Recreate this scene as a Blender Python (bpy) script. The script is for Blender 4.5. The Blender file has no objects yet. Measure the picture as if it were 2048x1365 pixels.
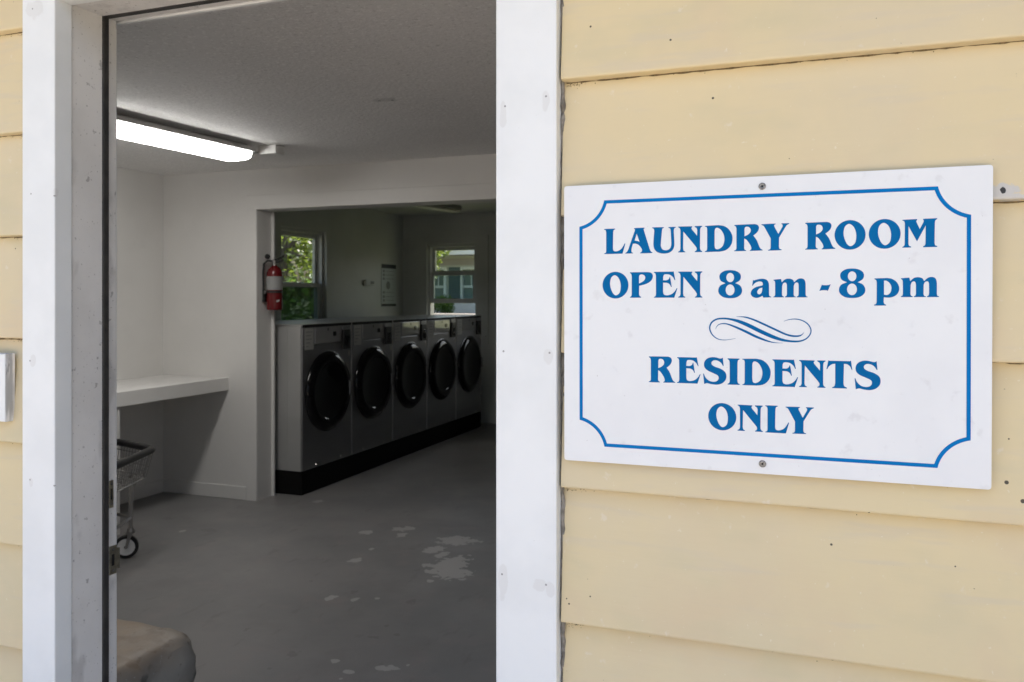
import bpy, bmesh, math, random
from mathutils import Vector, Matrix, noise as mnoise
from mathutils.geometry import tessellate_polygon
R = math.radians
random.seed(7)
S = bpy.context.scene
COL = S.collection

# ------------------------------------------------------------------ camera
F = 1644.0; CX = 1024.0; HY = 597.0; A = R(20.2); CAM_Z = 1.4
cam_d = bpy.data.cameras.new('camera'); cam = bpy.data.objects.new('camera', cam_d); COL.objects.link(cam)
cam.location = (0, 0, CAM_Z); cam.rotation_euler = (R(90), 0, A)
cam_d.sensor_width = 36; cam_d.lens = F / 2048 * 36
cam_d.shift_y = -(682.5 - HY) / 2048
cam_d.clip_start = 0.05; cam_d.clip_end = 1000
cam_d.dof.use_dof = True; cam_d.dof.focus_distance = 1.28; cam_d.dof.aperture_fstop = 12
S.camera = cam
# ------------------------------------------------------------------ sky, sun, exposure
SUN_EL, SUN_AZ = R(62), R(22)          # azimuth measured from +y towards +x
w = bpy.data.worlds.new('World'); S.world = w; w.use_nodes = True
nt = w.node_tree
sky = nt.nodes.new('ShaderNodeTexSky'); sky.sky_type = 'NISHITA'; sky.sun_disc = False
sky.sun_elevation = SUN_EL; sky.sun_rotation = SUN_AZ
sky.air_density = 1.0; sky.dust_density = 7.5; sky.ozone_density = 0.6
bg = nt.nodes['Background']; bg.inputs['Strength'].default_value = 0.14
nt.links.new(sky.outputs[0], bg.inputs['Color'])
sun_d = bpy.data.lights.new('sun', 'SUN'); sun_d.energy = 4.0; sun_d.angle = R(0.5); sun_d.color = (1, .955, .89)
sun = bpy.data.objects.new('sun', sun_d); COL.objects.link(sun)
sdir = Vector((math.sin(SUN_AZ) * math.cos(SUN_EL), math.cos(SUN_AZ) * math.cos(SUN_EL), math.sin(SUN_EL)))
sun.rotation_euler = sdir.to_track_quat('Z', 'Y').to_euler(); sun.location = (0, 20, 20)
S.view_settings.view_transform = 'Standard'; S.view_settings.look = 'None'
S.view_settings.gamma = 1; S.view_settings.exposure = 1.83
LAMP = 5.9
S.render.engine = 'CYCLES'
S.cycles.use_denoising = True
S.cycles.max_bounces = 12; S.cycles.diffuse_bounces = 7; S.cycles.transparent_max_bounces = 24
S.cycles.caustics_reflective = False; S.cycles.caustics_refractive = False
S.cycles.sample_clamp_indirect = 6

# ------------------------------------------------------------------ picture point -> place
def ray(px, py):
    X = (px - CX) / F
    return Vector((X * math.cos(A) - math.sin(A), X * math.sin(A) + math.cos(A), -(py - HY) / F))
def on_y(px, py, Y):
    d = ray(px, py); d = d * (Y / d.y); return Vector((d.x, d.y, d.z + CAM_Z))
def on_x(px, py, X):
    d = ray(px, py); d = d * (X / d.x); return Vector((d.x, d.y, d.z + CAM_Z))
def on_z(px, py, Z):
    d = ray(px, py); d = d * ((Z - CAM_Z) / d.z); return Vector((d.x, d.y, d.z + CAM_Z))

# ------------------------------------------------------------------ materials
def new_mat(name):
    m = bpy.data.materials.new(name); m.use_nodes = True
    return m, m.node_tree, m.node_tree.nodes['Principled BSDF']
def nd(nt, t, **k):
    n = nt.nodes.new(t)
    for a, v in k.items(): setattr(n, a, v)
    return n
def c4(c): return (c[0], c[1], c[2], 1)
def coord(nt, scale=(1, 1, 1)):
    tc = nd(nt, 'ShaderNodeTexCoord'); mp = nd(nt, 'ShaderNodeMapping')
    g = nd(nt, 'ShaderNodeNewGeometry')
    mp.inputs['Scale'].default_value = scale
    nt.links.new(g.outputs['Position'], mp.inputs['Vector'])
    return mp.outputs['Vector']
def noise_fac(nt, vec, scale, lo, hi, detail=4, rough=.55, w=0.0):
    n = nd(nt, 'ShaderNodeTexNoise'); n.inputs['Scale'].default_value = scale
    n.inputs['Detail'].default_value = detail; n.inputs['Roughness'].default_value = rough
    nt.links.new(vec, n.inputs['Vector'])
    r = nd(nt, 'ShaderNodeMapRange'); r.interpolation_type = 'SMOOTHSTEP'
    r.inputs['From Min'].default_value = lo; r.inputs['From Max'].default_value = hi
    nt.links.new(n.outputs['Fac'], r.inputs['Value'])
    return r.outputs['Result'], n.outputs['Fac']
def mixc(nt, fac, a, b):
    m = nd(nt, 'ShaderNodeMix', data_type='RGBA')
    if isinstance(fac, (int, float)): m.inputs['Factor'].default_value = fac
    else: nt.links.new(fac, m.inputs['Factor'])
    for sock, v in (('A', a), ('B', b)):
        i = [s for s in m.inputs if s.name == sock and s.type == 'RGBA'][0]
        if isinstance(v, tuple): i.default_value = c4(v)
        else: nt.links.new(v, i)
    return [o for o in m.outputs if o.type == 'RGBA'][0]
def math_n(nt, op, a, b=None):
    m = nd(nt, 'ShaderNodeMath', operation=op)
    for i, v in enumerate((a, b)):
        if v is None: continue
        if isinstance(v, (int, float)): m.inputs[i].default_value = v
        else: nt.links.new(v, m.inputs[i])
    return m.outputs[0]
def patches(nt, ells, wob=.25, scale=60, soft=.12):
    """union of wobbly-edged ellipsoid spots: (centre, radii)"""
    g = nd(nt, 'ShaderNodeNewGeometry')
    n = nd(nt, 'ShaderNodeTexNoise'); n.inputs['Scale'].default_value = scale; n.inputs['Detail'].default_value = 5
    nt.links.new(g.outputs['Position'], n.inputs['Vector'])
    d0 = math_n(nt, 'MULTIPLY', math_n(nt, 'SUBTRACT', n.outputs['Fac'], .5), wob * 4)
    out = None
    for c, r in ells:
        s = nd(nt, 'ShaderNodeVectorMath', operation='SUBTRACT'); nt.links.new(g.outputs['Position'], s.inputs[0]); s.inputs[1].default_value = c
        m = nd(nt, 'ShaderNodeVectorMath', operation='MULTIPLY'); nt.links.new(s.outputs[0], m.inputs[0]); m.inputs[1].default_value = [1 / q for q in r]
        l = nd(nt, 'ShaderNodeVectorMath', operation='LENGTH'); nt.links.new(m.outputs[0], l.inputs[0])
        v = l.outputs['Value']
        out = v if out is None else math_n(nt, 'MINIMUM', out, v)
    t = math_n(nt, 'ADD', out, d0)
    r = nd(nt, 'ShaderNodeMapRange'); r.interpolation_type = 'SMOOTHSTEP'
    r.inputs['From Min'].default_value = 1 + soft; r.inputs['From Max'].default_value = 1 - soft
    nt.links.new(t, r.inputs['Value'])
    return r.outputs['Result']
def paint(name, c1, c2=None, nscale=3, stretch=(1, 1, 1), rough=.55, spots=(), ells=(), bump=0.0, bscale=80, bstretch=None, metal=0.0, spec=.5, coat=0.0, lo=.35, hi=.65, rough_var=0.0):
    m, nt, b = new_mat(name)
    b.inputs['Roughness'].default_value = rough; b.inputs['Metallic'].default_value = metal
    b.inputs['Specular IOR Level'].default_value = spec; b.inputs['Coat Weight'].default_value = coat
    col = tuple(c1)
    if c2 is not None:
        f, raw = noise_fac(nt, coord(nt, stretch), nscale, lo, hi)
        col = mixc(nt, f, tuple(c1), tuple(c2))
        if rough_var:
            rr = nd(nt, 'ShaderNodeMapRange'); rr.inputs['To Min'].default_value = rough - rough_var; rr.inputs['To Max'].default_value = rough + rough_var
            nt.links.new(raw, rr.inputs['Value']); nt.links.new(rr.outputs[0], b.inputs['Roughness'])
    for sp in spots:                      # (scale, lo, hi, colour, strength[, stretch[, detail]])
        sc, lo_, hi_, cc, st = sp[:5]
        f, _ = noise_fac(nt, coord(nt, sp[5] if len(sp) > 5 else (1, 1, 1)), sc, lo_, hi_, detail=sp[6] if len(sp) > 6 else 3)
        col = mixc(nt, math_n(nt, 'MULTIPLY', f, st), col, tuple(cc))
    for el, cc, st, wob, sc in ells:
        f = patches(nt, el, wob, sc)
        col = mixc(nt, math_n(nt, 'MULTIPLY', f, st), col, tuple(cc))
    if isinstance(col, tuple): b.inputs['Base Color'].default_value = c4(col)
    else: nt.links.new(col, b.inputs['Base Color'])
    if bump:
        v = coord(nt, bstretch or (1, 1, 1))
        n = nd(nt, 'ShaderNodeTexNoise'); n.inputs['Scale'].default_value = bscale; n.inputs['Detail'].default_value = 5
        nt.links.new(v, n.inputs['Vector'])
        bp = nd(nt, 'ShaderNodeBump'); bp.inputs['Strength'].default_value = bump; bp.inputs['Distance'].default_value = .004
        nt.links.new(n.outputs['Fac'], bp.inputs['Height']); nt.links.new(bp.outputs[0], b.inputs['Normal'])
    return m
def glass_mat(name, tint=(.9, .93, .92), refl=1.0):
    m, nt, b = new_mat(name); nt.nodes.remove(b)
    o = nt.nodes['Material Output']
    t = nd(nt, 'ShaderNodeBsdfTransparent'); t.inputs['Color'].default_value = c4(tint)
    g = nd(nt, 'ShaderNodeBsdfGlossy'); g.inputs['Roughness'].default_value = .01
    fr = nd(nt, 'ShaderNodeFresnel'); fr.inputs['IOR'].default_value = 1.5
    mx = nd(nt, 'ShaderNodeMixShader')
    gg = nd(nt, 'ShaderNodeNewGeometry')
    nt.links.new(math_n(nt, 'MULTIPLY', math_n(nt, 'MULTIPLY', fr.outputs[0], refl), math_n(nt, 'SUBTRACT', 1.0, gg.outputs['Backfacing'])), mx.inputs[0]); nt.links.new(t.outputs[0], mx.inputs[1]); nt.links.new(g.outputs[0], mx.inputs[2])
    nt.links.new(mx.outputs[0], o.inputs['Surface'])
    return m
def leaf_mat(name, c1, c2, scale=8):
    m, nt, b = new_mat(name)
    f, _ = noise_fac(nt, coord(nt), scale, .3, .7)
    col = mixc(nt, f, c1, c2)
    b.inputs['Roughness'].default_value = .5
    nt.links.new(col, b.inputs['Base Color'])
    tr = nd(nt, 'ShaderNodeBsdfTranslucent'); nt.links.new(mixc(nt, .6, col, (c2[0] * 1.9, c2[1] * 1.6, c2[2] * 1.0)), tr.inputs['Color'])
    mx = nd(nt, 'ShaderNodeMixShader'); mx.inputs[0].default_value = .5
    o = nt.nodes['Material Output']
    nt.links.new(b.outputs[0], mx.inputs[1]); nt.links.new(tr.outputs[0], mx.inputs[2]); nt.links.new(mx.outputs[0], o.inputs['Surface'])
    return m

# ------------------------------------------------------------------ mesh helper
class MB:
    def __init__(s): s.bm = bmesh.new(); s.smooth = False
    def box(s, x0, x1, y0, y1, z0, z1, bev=0.0, M=None):
        vs = [s.bm.verts.new((x, y, z)) for x in (x0, x1) for y in (y0, y1) for z in (z0, z1)]
        fs = [(0, 1, 3, 2), (4, 6, 7, 5), (0, 4, 5, 1), (2, 3, 7, 6), (0, 2, 6, 4), (1, 5, 7, 3)]
        ff = [s.bm.faces.new([vs[i] for i in f]) for f in fs]
        if bev:
            es = {e for f in ff for e in f.edges}
            r = bmesh.ops.bevel(s.bm, geom=list(es), offset=bev, segments=2, profile=.5, affect='EDGES')
            vs = list({v for f in r['faces'] for v in f.verts} | {v for v in vs if v.is_valid})
        if M is not None: bmesh.ops.transform(s.bm, matrix=M, verts=vs)
        return vs
    def poly(s, pts, flip=False):
        vs = [s.bm.verts.new(p) for p in pts]
        return s.bm.faces.new(vs[::-1] if flip else vs)
    def prism(s, pts, d):
        """closed prism: outline pts pushed along vector d"""
        d = Vector(d); a = [s.bm.verts.new(p) for p in pts]; b = [s.bm.verts.new(Vector(p) + d) for p in pts]
        n = len(pts)
        s.bm.faces.new(a[::-1]); s.bm.faces.new(b)
        for i in range(n): s.bm.faces.new([a[i], a[(i + 1) % n], b[(i + 1) % n], b[i]])
    def tube(s, pts, r, n=10, closed=False, caps=True):
        pts = [Vector(p) for p in pts]; rings = []; N = len(pts)
        rr = r if isinstance(r, (list, tuple)) else [r] * N
        up = None
        for i, p in enumerate(pts):
            a = pts[i - 1] if (i > 0 or closed) else p
            b = pts[(i + 1) % N] if (i < N - 1 or closed) else p
            t = (b - a).normalized()
            if up is None:
                up = Vector((0, 0, 1)) if abs(t.z) < .9 else Vector((1, 0, 0))
            u = (up - t * up.dot(t))
            if u.length < 1e-4: u = t.orthogonal()
            u.normalize(); v = t.cross(u); up = u
            rings.append([s.bm.verts.new(p + (u * math.cos(q) + v * math.sin(q)) * rr[i]) for q in [2 * math.pi * k / n for k in range(n)]])
        for i in range(N if closed else N - 1):
            A_, B_ = rings[i], rings[(i + 1) % N]
            for k in range(n):
                s.bm.faces.new([A_[k], A_[(k + 1) % n], B_[(k + 1) % n], B_[k]])
        if caps and not closed:
            s.bm.faces.new(rings[0][::-1]); s.bm.faces.new(rings[-1])
    def lathe(s, prof, M=Matrix(), n=32):
        """profile (r, h) turned round local z, then M"""
        rings = []
        for r, h in prof:
            if r < 1e-6: rings.append([s.bm.verts.new(M @ Vector((0, 0, h)))])
            else: rings.append([s.bm.verts.new(M @ Vector((r * math.cos(2 * math.pi * k / n), r * math.sin(2 * math.pi * k / n), h))) for k in range(n)])
        for a, b in zip(rings, rings[1:]):
            for k in range(n):
                q = [a[k % len(a)], a[(k + 1) % len(a)], b[(k + 1) % len(b)], b[k % len(b)]]
                q = list(dict.fromkeys(q))
                if len(q) > 2: s.bm.faces.new(q)
    def crumb(s, c, r):
        k = random.uniform(.6, 1.6); x, y, z = c
        v = [s.bm.verts.new(p) for p in ((x - r * k, y, z), (x + r * k, y, z), (x, y - r * .6, z), (x, y + r * .6, z), (x, y, z - r / k), (x, y, z + r / k))]
        for a in (0, 1):
            for b in (2, 3):
                for d in (4, 5): s.bm.faces.new((v[a], v[b], v[d]))
    def sphere(s, c, r, n=10, sc=(1, 1, 1)):
        bmesh.ops.create_uvsphere(s.bm, u_segments=n, v_segments=n // 2 + 1, radius=1, matrix=Matrix.Translation(c) @ Matrix.Diagonal((r * sc[0], r * sc[1], r * sc[2], 1)))
    def build(s, name, mat, parent=None, smooth=False, bev=0.0):
        bmesh.ops.recalc_face_normals(s.bm, faces=s.bm.faces)
        me = bpy.data.meshes.new(name)
        if parent is not None and parent.type != 'EMPTY' or parent is not None:
            off = world_loc(parent)
            bmesh.ops.translate(s.bm, vec=-off, verts=s.bm.verts)
        s.bm.to_mesh(me); s.bm.free()
        o = bpy.data.objects.new(name, me); COL.objects.link(o)
        if mat is not None:
            for q in (mat if isinstance(mat, (list, tuple)) else [mat]): me.materials.append(q)
        if parent is not None: o.parent = parent
        if smooth:
            for p in me.polygons: p.use_smooth = True
            md = o.modifiers.new('split', 'EDGE_SPLIT'); md.split_angle = R(35)
        if bev:
            b = o.modifiers.new('round', 'BEVEL'); b.width = bev; b.segments = 2; b.limit_method = 'ANGLE'
        return o
def world_loc(o):
    v = Vector((0, 0, 0))
    while o is not None: v += Vector(o.location); o = o.parent
    return v
def tag(o, label=None, cat=None, group=None, kind=None):
    for k, v in (('label', label), ('category', cat), ('group', group), ('kind', kind)):
        if v: o[k] = v
    return o
def thing(name, label, cat, loc=(0, 0, 0), group=None):
    o = bpy.data.objects.new(name, None); COL.objects.link(o); o.location = loc; o.empty_display_size = .1
    return tag(o, label, cat, group)
def copy_tree(o, parent=None):
    c = o.copy(); COL.objects.link(c); c.parent = parent
    for ch in [q for q in bpy.data.objects if q.parent == o]: copy_tree(ch, c)
    return c
def B(x0, x1, y0, y1, z0, z1, bev=0.0):
    m = MB(); m.box(x0, x1, y0, y1, z0, z1, bev); return m

# ================================================================== key measures
SIDE_BUTT, SIDE_TOP = 1.328, 1.347      # lap siding, lower edge / upper edge of each board
WALL0, WALL1 = 1.361, 1.499             # outside wall, sheathing face and inside face
TRIM = 1.316                            # face of the door trim
OPL, OPR = -1.530, -0.514               # door trim inner edges
HEAD = 2.0475
CEIL = 2.29; CEIL2 = 2.36
LEFT1 = -4.43; LEFT2 = -4.50; RIGHT = 1.2
PART0, PART1 = 4.72, 4.87               # partition between the rooms
FAR = 8.55
OPEN_L, OPEN_R, OPEN_T = -3.61, -1.2, 2.012

# ================================================================== palette
M_trim = paint('white_trim_paint', (.815, .84, .845), (.765, .79, .795), 6, rough=.42, bump=.08, bscale=30, bstretch=(1, 1, .15),
    spots=[(260, .74, .78, (.35, .34, .32), .6)],
    ells=[([(on_y(px, py, TRIM), (rx, .01, rz)) for px, py, rx, rz in [(1006, 232, .006, .02), (1091, 200, .007, .018), (1006, 1165, .008, .032), (1080, 1172, .011, .011), (1100, 1180, .008, .012), (1097, 715, .008, .014), (66, 722, .008, .014), (62, 965, .005, .01), (110, 385, .006, .01), (70, 20, .025, .02)]], (.64, .64, .63), .4, .35, 45),
          ([(on_y(px, py, TRIM), (.0018, .006, .0018)) for px, py in [(1010, 213), (1092, 193), (1007, 703), (1099, 706), (1004, 1149), (1092, 1170), (60, 722), (110, 724), (62, 388), (108, 392), (60, 960), (108, 972), (65, 18)]], (.2, .2, .2), .8, .1, 300)])
M_jamb = paint('grimy_jamb_paint', (.74, .73, .71), (.66, .65, .63), 5, rough=.5, bump=.1, bscale=40, bstretch=(1, 1, .2),
    spots=[(55, .66, .72, (.2, .19, .18), .55), (16, .56, .72, (.42, .41, .40), .55, (1, 1, .5)), (140, .66, .72, (.12, .11, .1), .5)])
M_siding = paint('pale_yellow_siding_paint', (.70, .586, .357), (.662, .566, .377), 2.2, rough=.62, bump=.3, bscale=26, bstretch=(.12, 1, 1),
    spots=[(5, .5, .75, (.66, .535, .35), .75), (9, .5, .75, (.60, .53, .34), .6, (.5, 1, 1)), (38, .56, .72, (.62, .54, .40), .5, (.12, 1, 1)), (150, .70, .74, (.78, .72, .60), .5), (42, .68, .75, (.74, .67, .57), .45), (95, .765, .78, (.16, .12, .08), .7), (210, .76, .79, (.25, .19, .11), .5)],
    ells=[([(on_y(px, py, 1.33), (r_, .05, r_)) for px, py, r_ in [(1341, 80, .0018), (1180, 52, .0018), (1424, 193, .002), (2014, 966, .0028), (2046, 1003, .003), (1663, 1094, .0018), (1738, 1026, .0014), (1913, 1138, .0012), (2020, 880, .0012), (1180, 1194, .0014), (1138, 1208, .0015), (1133, 1198, .0012), (19, 497, .0016), (42, 92, .0016)]], (.05, .04, .03), .95, .1, 300),
          ([(on_y(px, py, 1.33), (rx, .05, rz)) for px, py, rx, rz in [(2005, 384, .018, .012), (2022, 395, .02, .006)]], (.55, .54, .52), .9, .45, 120),
          ([(on_y(px, py, 1.33), (.0035, .05, .005)) for px, py in [(2005, 381)]], (.03, .03, .03), 1, .3, 200)])
M_gap = paint('dirty_caulk', (.16, .145, .125), (.30, .28, .25), 60, rough=.9, bump=.5, bscale=300)
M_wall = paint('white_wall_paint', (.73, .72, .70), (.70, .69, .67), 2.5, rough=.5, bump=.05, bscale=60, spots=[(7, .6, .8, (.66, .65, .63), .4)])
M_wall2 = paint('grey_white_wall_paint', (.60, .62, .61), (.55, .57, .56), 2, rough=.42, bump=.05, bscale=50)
M_ceil = paint('textured_ceiling_paint', (.83, .82, .81), (.78, .77, .76), 1.5, rough=.75, bump=1.0, bscale=60, spots=[(70, .56, .66, (.92, .91, .90), 1.0), (55, .58, .70, (.60, .59, .58), .7)],
    ells=[([(on_z(px, py, CEIL), (.007, .007, .05)) for px, py in [(759, 202), (785, 201)]], (.03, .03, .03), .95, .2, 200),
          ([(on_z(772, 200, CEIL), (.06, .03, .05))], (.45, .45, .44), .4, .5, 40)])
def floor_ell(zx, zy, rx, ry):
    px, py = 220 + zx / 2.6256, 1000 + zy / 2.6256
    p = on_z(px, py, 0); d = p.length; Z = F * CAM_Z / (py - HY)
    return (p, (rx / 2.6256 * Z / F, ry / 2.6256 * Z * Z / (F * CAM_Z), .1))
WORN = [floor_ell(*q) for q in [(1340, 172, 36, 11), (1520, 155, 40, 9), (1570, 150, 38, 9), (1530, 185, 26, 11), (1810, 215, 90, 22), (1880, 212, 70, 8), (1700, 262, 46, 18), (1740, 290, 30, 16), (1790, 340, 80, 45), (1800, 385, 95, 30), (1680, 347, 45, 8), (1690, 378, 45, 9), (1285, 320, 30, 11), (1310, 308, 14, 5), (1160, 515, 26, 14), (1290, 522, 16, 10), (1405, 517, 16, 5), (1680, 427, 18, 8), (1180, 845, 32, 10), (1430, 885, 45, 12), (1480, 880, 35, 10), (1255, 905, 28, 9), (1375, 257, 13, 7), (380, 165, 18, 6), (1565, 868, 8, 5), (1210, 940, 12, 6), (860, -30, 30, 8), (1090, 8, 26, 7), (2400, 300, 60, 20)]]
DARKS = [floor_ell(*q) for q in [(1510, 708, 22, 7), (1390, 722, 30, 6), (1455, 662, 12, 5), (1640, 787, 6, 4), (1280, 484, 20, 7), (1055, 427, 10, 4), (520, 160, 50, 8), (300, 97, 30, 6), (1580, 535, 22, 12), (960, 810, 26, 14), (840, 885, 12, 6), (720, 680, 14, 8)]]
M_floor = paint('worn_grey_floor_paint', (.250, .243, .241), (.212, .211, .210), 1.6, rough=.42, bump=.06, bscale=25, rough_var=.12,
    spots=[(6, .5, .75, (.27, .242, .238), .6), (3.5, .52, .70, (.205, .20, .197), .6), (14, .60, .72, (.17, .165, .16), .5, (1, .35, 1)), (38, .68, .78, (.14, .135, .13), .4), (70, .68, .76, (.38, .37, .36), .45), (200, .62, .7, (.36, .35, .34), .4), (180, .64, .72, (.14, .135, .13), .4)],
    ells=[(WORN, (.44, .43, .425), .85, .62, 27), (DARKS, (.14, .135, .13), .45, .8, 45)])
M_sign = paint('white_sign_board', (.795, .815, .83), (.765, .785, .805), 8, rough=.38, bump=.02,
    spots=[(34, .62, .75, (.56, .56, .58), .30), (160, .70, .76, (.42, .42, .44), .45)])
M_blue = paint('blue_sign_vinyl', (.001, .135, .365), (.001, .125, .34), 10, rough=.6, spec=.08)
M_blue2 = paint('bright_blue_border_vinyl', (.001, .175, .49), (.001, .165, .46), 10, rough=.6, spec=.08)
M_dark = paint('black_rubber', (.025, .024, .023), (.04, .038, .035), 30, rough=.6, spots=[(60, .70, .78, (.35, .33, .3), .35)])
M_black = paint('black_plastic', (.012, .012, .013), rough=.4)
M_gloss = paint('glossy_black', (.004, .004, .005), rough=.06, spec=.35)
M_steel = paint('brushed_steel', (.33, .33, .345), (.27, .27, .285), 3, stretch=(1, .15, 1), rough=.38, metal=.85)
M_chrome = paint('dull_chrome', (.42, .41, .40), rough=.28, metal=1)
M_plate = paint('aged_strike_plate', (.42, .39, .30), (.30, .28, .22), 60, rough=.4, metal=.9)
M_screw = paint('screw_steel', (.36, .35, .34), (.16, .15, .14), 300, rough=.4, metal=.8)
M_panel = paint('grey_washer_panel', (.34, .34, .35), rough=.15, coat=1.0)
M_rim = paint('dark_chrome_rim', (.10, .10, .105), rough=.25, metal=.9)
M_top = paint('black_washer_top', (.02, .02, .02), rough=.75, spec=.25)
M_strip = paint('pale_edge_strip', (.52, .52, .51), rough=.4)
M_cab = paint('washer_side_paint', (.42, .42, .41), (.37, .37, .36), 3, rough=.35, metal=.2)
M_paper = paint('paper', (.50, .50, .48), rough=.7)
M_ink = paint('printed_ink', (.04, .045, .05), rough=.6)
M_grey_ink = paint('grey_ink', (.26, .28, .29), rough=.6)
M_red = paint('extinguisher_red', (.13, .008, .010), rough=.25)
M_weather = paint('weathered_white_wood', (.80, .80, .80), (.70, .70, .70), 20, rough=.8, bump=.6, bscale=60, bstretch=(1, 1, .12),
    spots=[(30, .52, .62, (.30, .30, .30), .75, (1, 1, .15)), (90, .62, .7, (.12, .12, .12), .6, (1, 1, .2))])
M_glass = glass_mat('window_glass'); M_glass_t = glass_mat('tinted_window_glass', (.72, .80, .80))
M_screen = glass_mat('insect_screen', (.33, .36, .35), .3)
M_vinyl = paint('white_window_vinyl', (.60, .62, .62), rough=.4)
M_wood = paint('dark_bark', (.06, .045, .035), (.09, .075, .06), 12, rough=.9, bump=.6, bscale=40)
M_lens = None

# ================================================================== SETTING
def grade(x, y):
    t = min(max((y - 10.5) / 11, 0), 1); return -.02 + .93 * t * t * (3 - 2 * t)
g = MB(); xs = [-300, -120, -60, -40] + [-30 + 2 * i for i in range(31)] + [40, 60, 120, 300]; ys = [-300, -120, -50, -20, -8] + [-4 + 1.5 * i for i in range(30)] + [50, 70, 120, 300]
vv = [[g.bm.verts.new((x, y, grade(x, y))) for y in ys] for x in xs]
for i in range(len(xs) - 1):
    for j in range(len(ys) - 1): g.bm.faces.new([vv[i][j], vv[i + 1][j], vv[i + 1][j + 1], vv[i][j + 1]])
M_ground = paint('grass_and_soil', (.07, .085, .03), (.12, .11, .06), 3, rough=.95, bump=.6, bscale=40)
tag(g.build('ground', M_ground, smooth=True), kind='structure')
M_conc = paint('light_concrete', (.33, .295, .255), (.295, .265, .23), 2, rough=.9, bump=.2, bscale=60)
tag(B(-14, 12, -14, 1.30, -.10, -.012).build('pavement', M_conc), kind='structure')  # unseen concrete pad, added to bounce daylight onto facade and ceiling
pv = MB(); py_ = [21.2 + .0 * i for i in range(1)]
pv.box(-30, 12, 20.6, 22.6, .60, .955)
tag(pv.build('path', paint('dusty_path', (.085, .082, .075), (.11, .105, .095), 3, rough=.95)), kind='structure')

tag(B(LEFT2 - .12, RIGHT + .12, WALL0 + .002, FAR + .12, -.14, 0).build('floor', M_floor), kind='structure')
tag(B(LEFT1 - .1, RIGHT + .1, WALL1, PART0 + .02, CEIL, CEIL + .05).build('ceiling', M_ceil), kind='structure')
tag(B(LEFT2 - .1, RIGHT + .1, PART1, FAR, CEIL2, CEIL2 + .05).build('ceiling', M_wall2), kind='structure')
roof = MB()
roof.box(LEFT2 - .9, RIGHT + 4.5, .80, FAR + 1.45, 2.62, 2.74)  # unseen slab, its eaves lengthened to shade the facade and end windows
roof.prism([(LEFT2 - .9, .80, 2.742), (LEFT2 - .9, FAR + 1.45, 2.742), (LEFT2 - .9, 5.0, 4.3)], (RIGHT + 9.9, 0, 0))
tag(roof.build('roof', paint('asphalt_shingle', (.12, .11, .10), (.17, .16, .15), 14, rough=.95)), kind='structure')
# unseen side of the shell: right wall, and the outer skins that keep daylight out
sh = MB(); sh.box(RIGHT, RIGHT + .12, WALL1, FAR, 0, 2.61)
tag(sh.build('wall', M_wall), kind='structure')

# ------------------------------------------------------------------ outside wall with lap siding
ow = thing('outside_wall', 'pale yellow lap siding wall around the open doorway', 'wall', (0, WALL0, 0))
Z0, EXP = 1.4 - .320, .2288
def siding(x0, x1, zlo, zhi, seed):
    m = MB(); rnd = random.Random(seed)
    k0 = math.floor((zlo - Z0) / EXP) - 1
    z = Z0 + k0 * EXP
    while z < zhi:
        dz0, dz1, dy = rnd.uniform(-.0012, .0012), rnd.uniform(-.0012, .0012), rnd.uniform(-.0008, .0008)
        a, b = max(z, zlo), min(z + EXP + .004, zhi)
        if b - a > .02:
            n = max(2, int((x1 - x0) / .25)); prev = None
            for i in range(n + 1):
                x = x0 + (x1 - x0) * i / n; t = i / n
                wob = .0006 * math.sin(x * 3 + z * 9) + dz0 * (1 - t) + dz1 * t
                yb = SIDE_BUTT + dy + .0006 * math.sin(x * 5 + z * 7)
                pts = [(x, SIDE_TOP + .006, a + wob - .0005), (x, SIDE_TOP - .004, a + wob), (x, yb + .0028, a + wob + .0012), (x, yb + .0006, a + wob + .0024), (x, yb, a + wob + .0052), (x, SIDE_TOP, b), (x, WALL0 - .001, b), (x, WALL0 - .001, a + wob + .001)]
                ring = [m.bm.verts.new(p) for p in pts]
                if prev:
                    for q in range(len(ring)):
                        m.bm.faces.new([prev[q], prev[(q + 1) % 8], ring[(q + 1) % 8], ring[q]])
                else: m.bm.faces.new(ring)
                prev = ring
            m.bm.faces.new(prev[::-1])
        z += EXP
    return m
for x0, x1, zl, zh, sd in ((-6.5, OPL - .0985, 0.0, 2.6, 1), (OPR + .1135, 3.4, 0.0, 2.6, 2), (OPL - .0985, OPR + .1165, HEAD + .105, 2.6, 3)):
    siding(x0, x1, zl, zh, sd).build('siding', M_siding, ow, smooth=False)
s = MB()
s.box(-6.5, OPL - .03, WALL0, WALL1, 0, 2.6); s.box(OPR + .03, 3.4, WALL0, WALL1, 0, 2.6); s.box(OPL - .03, OPR + .03, WALL0, WALL1, HEAD + .04, 2.6)
s.build('wall_core', [M_gap], ow)
c = MB()                                # inside face of the same wall
c.box(LEFT1, OPL - .05, WALL1, WALL1 + .012, 0, CEIL); c.box(OPR + .05, RIGHT, WALL1, WALL1 + .012, 0, CEIL); c.box(OPL - .05, OPR + .05, WALL1, WALL1 + .012, HEAD + .05, CEIL)
c.build('plaster', M_wall, ow)
c = MB(); c.box(OPL - .10, OPR + .10, WALL1 + .0125, WALL1 + .024, HEAD + .0065, HEAD + .09, .001)
c.box(OPL - .12, OPL - .040, WALL1 + .0125, WALL1 + .024, .0, HEAD + .0005, .001); c.box(OPR + .040, OPR + .12, WALL1 + .0125, WALL1 + .024, 0, HEAD + .0005, .001); c.build('inside_casing', M_trim, ow)
gl = MB(); rnd = random.Random(9)       # each lap's shade line built as a dark bead, plus brown dirt crumbs
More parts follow.
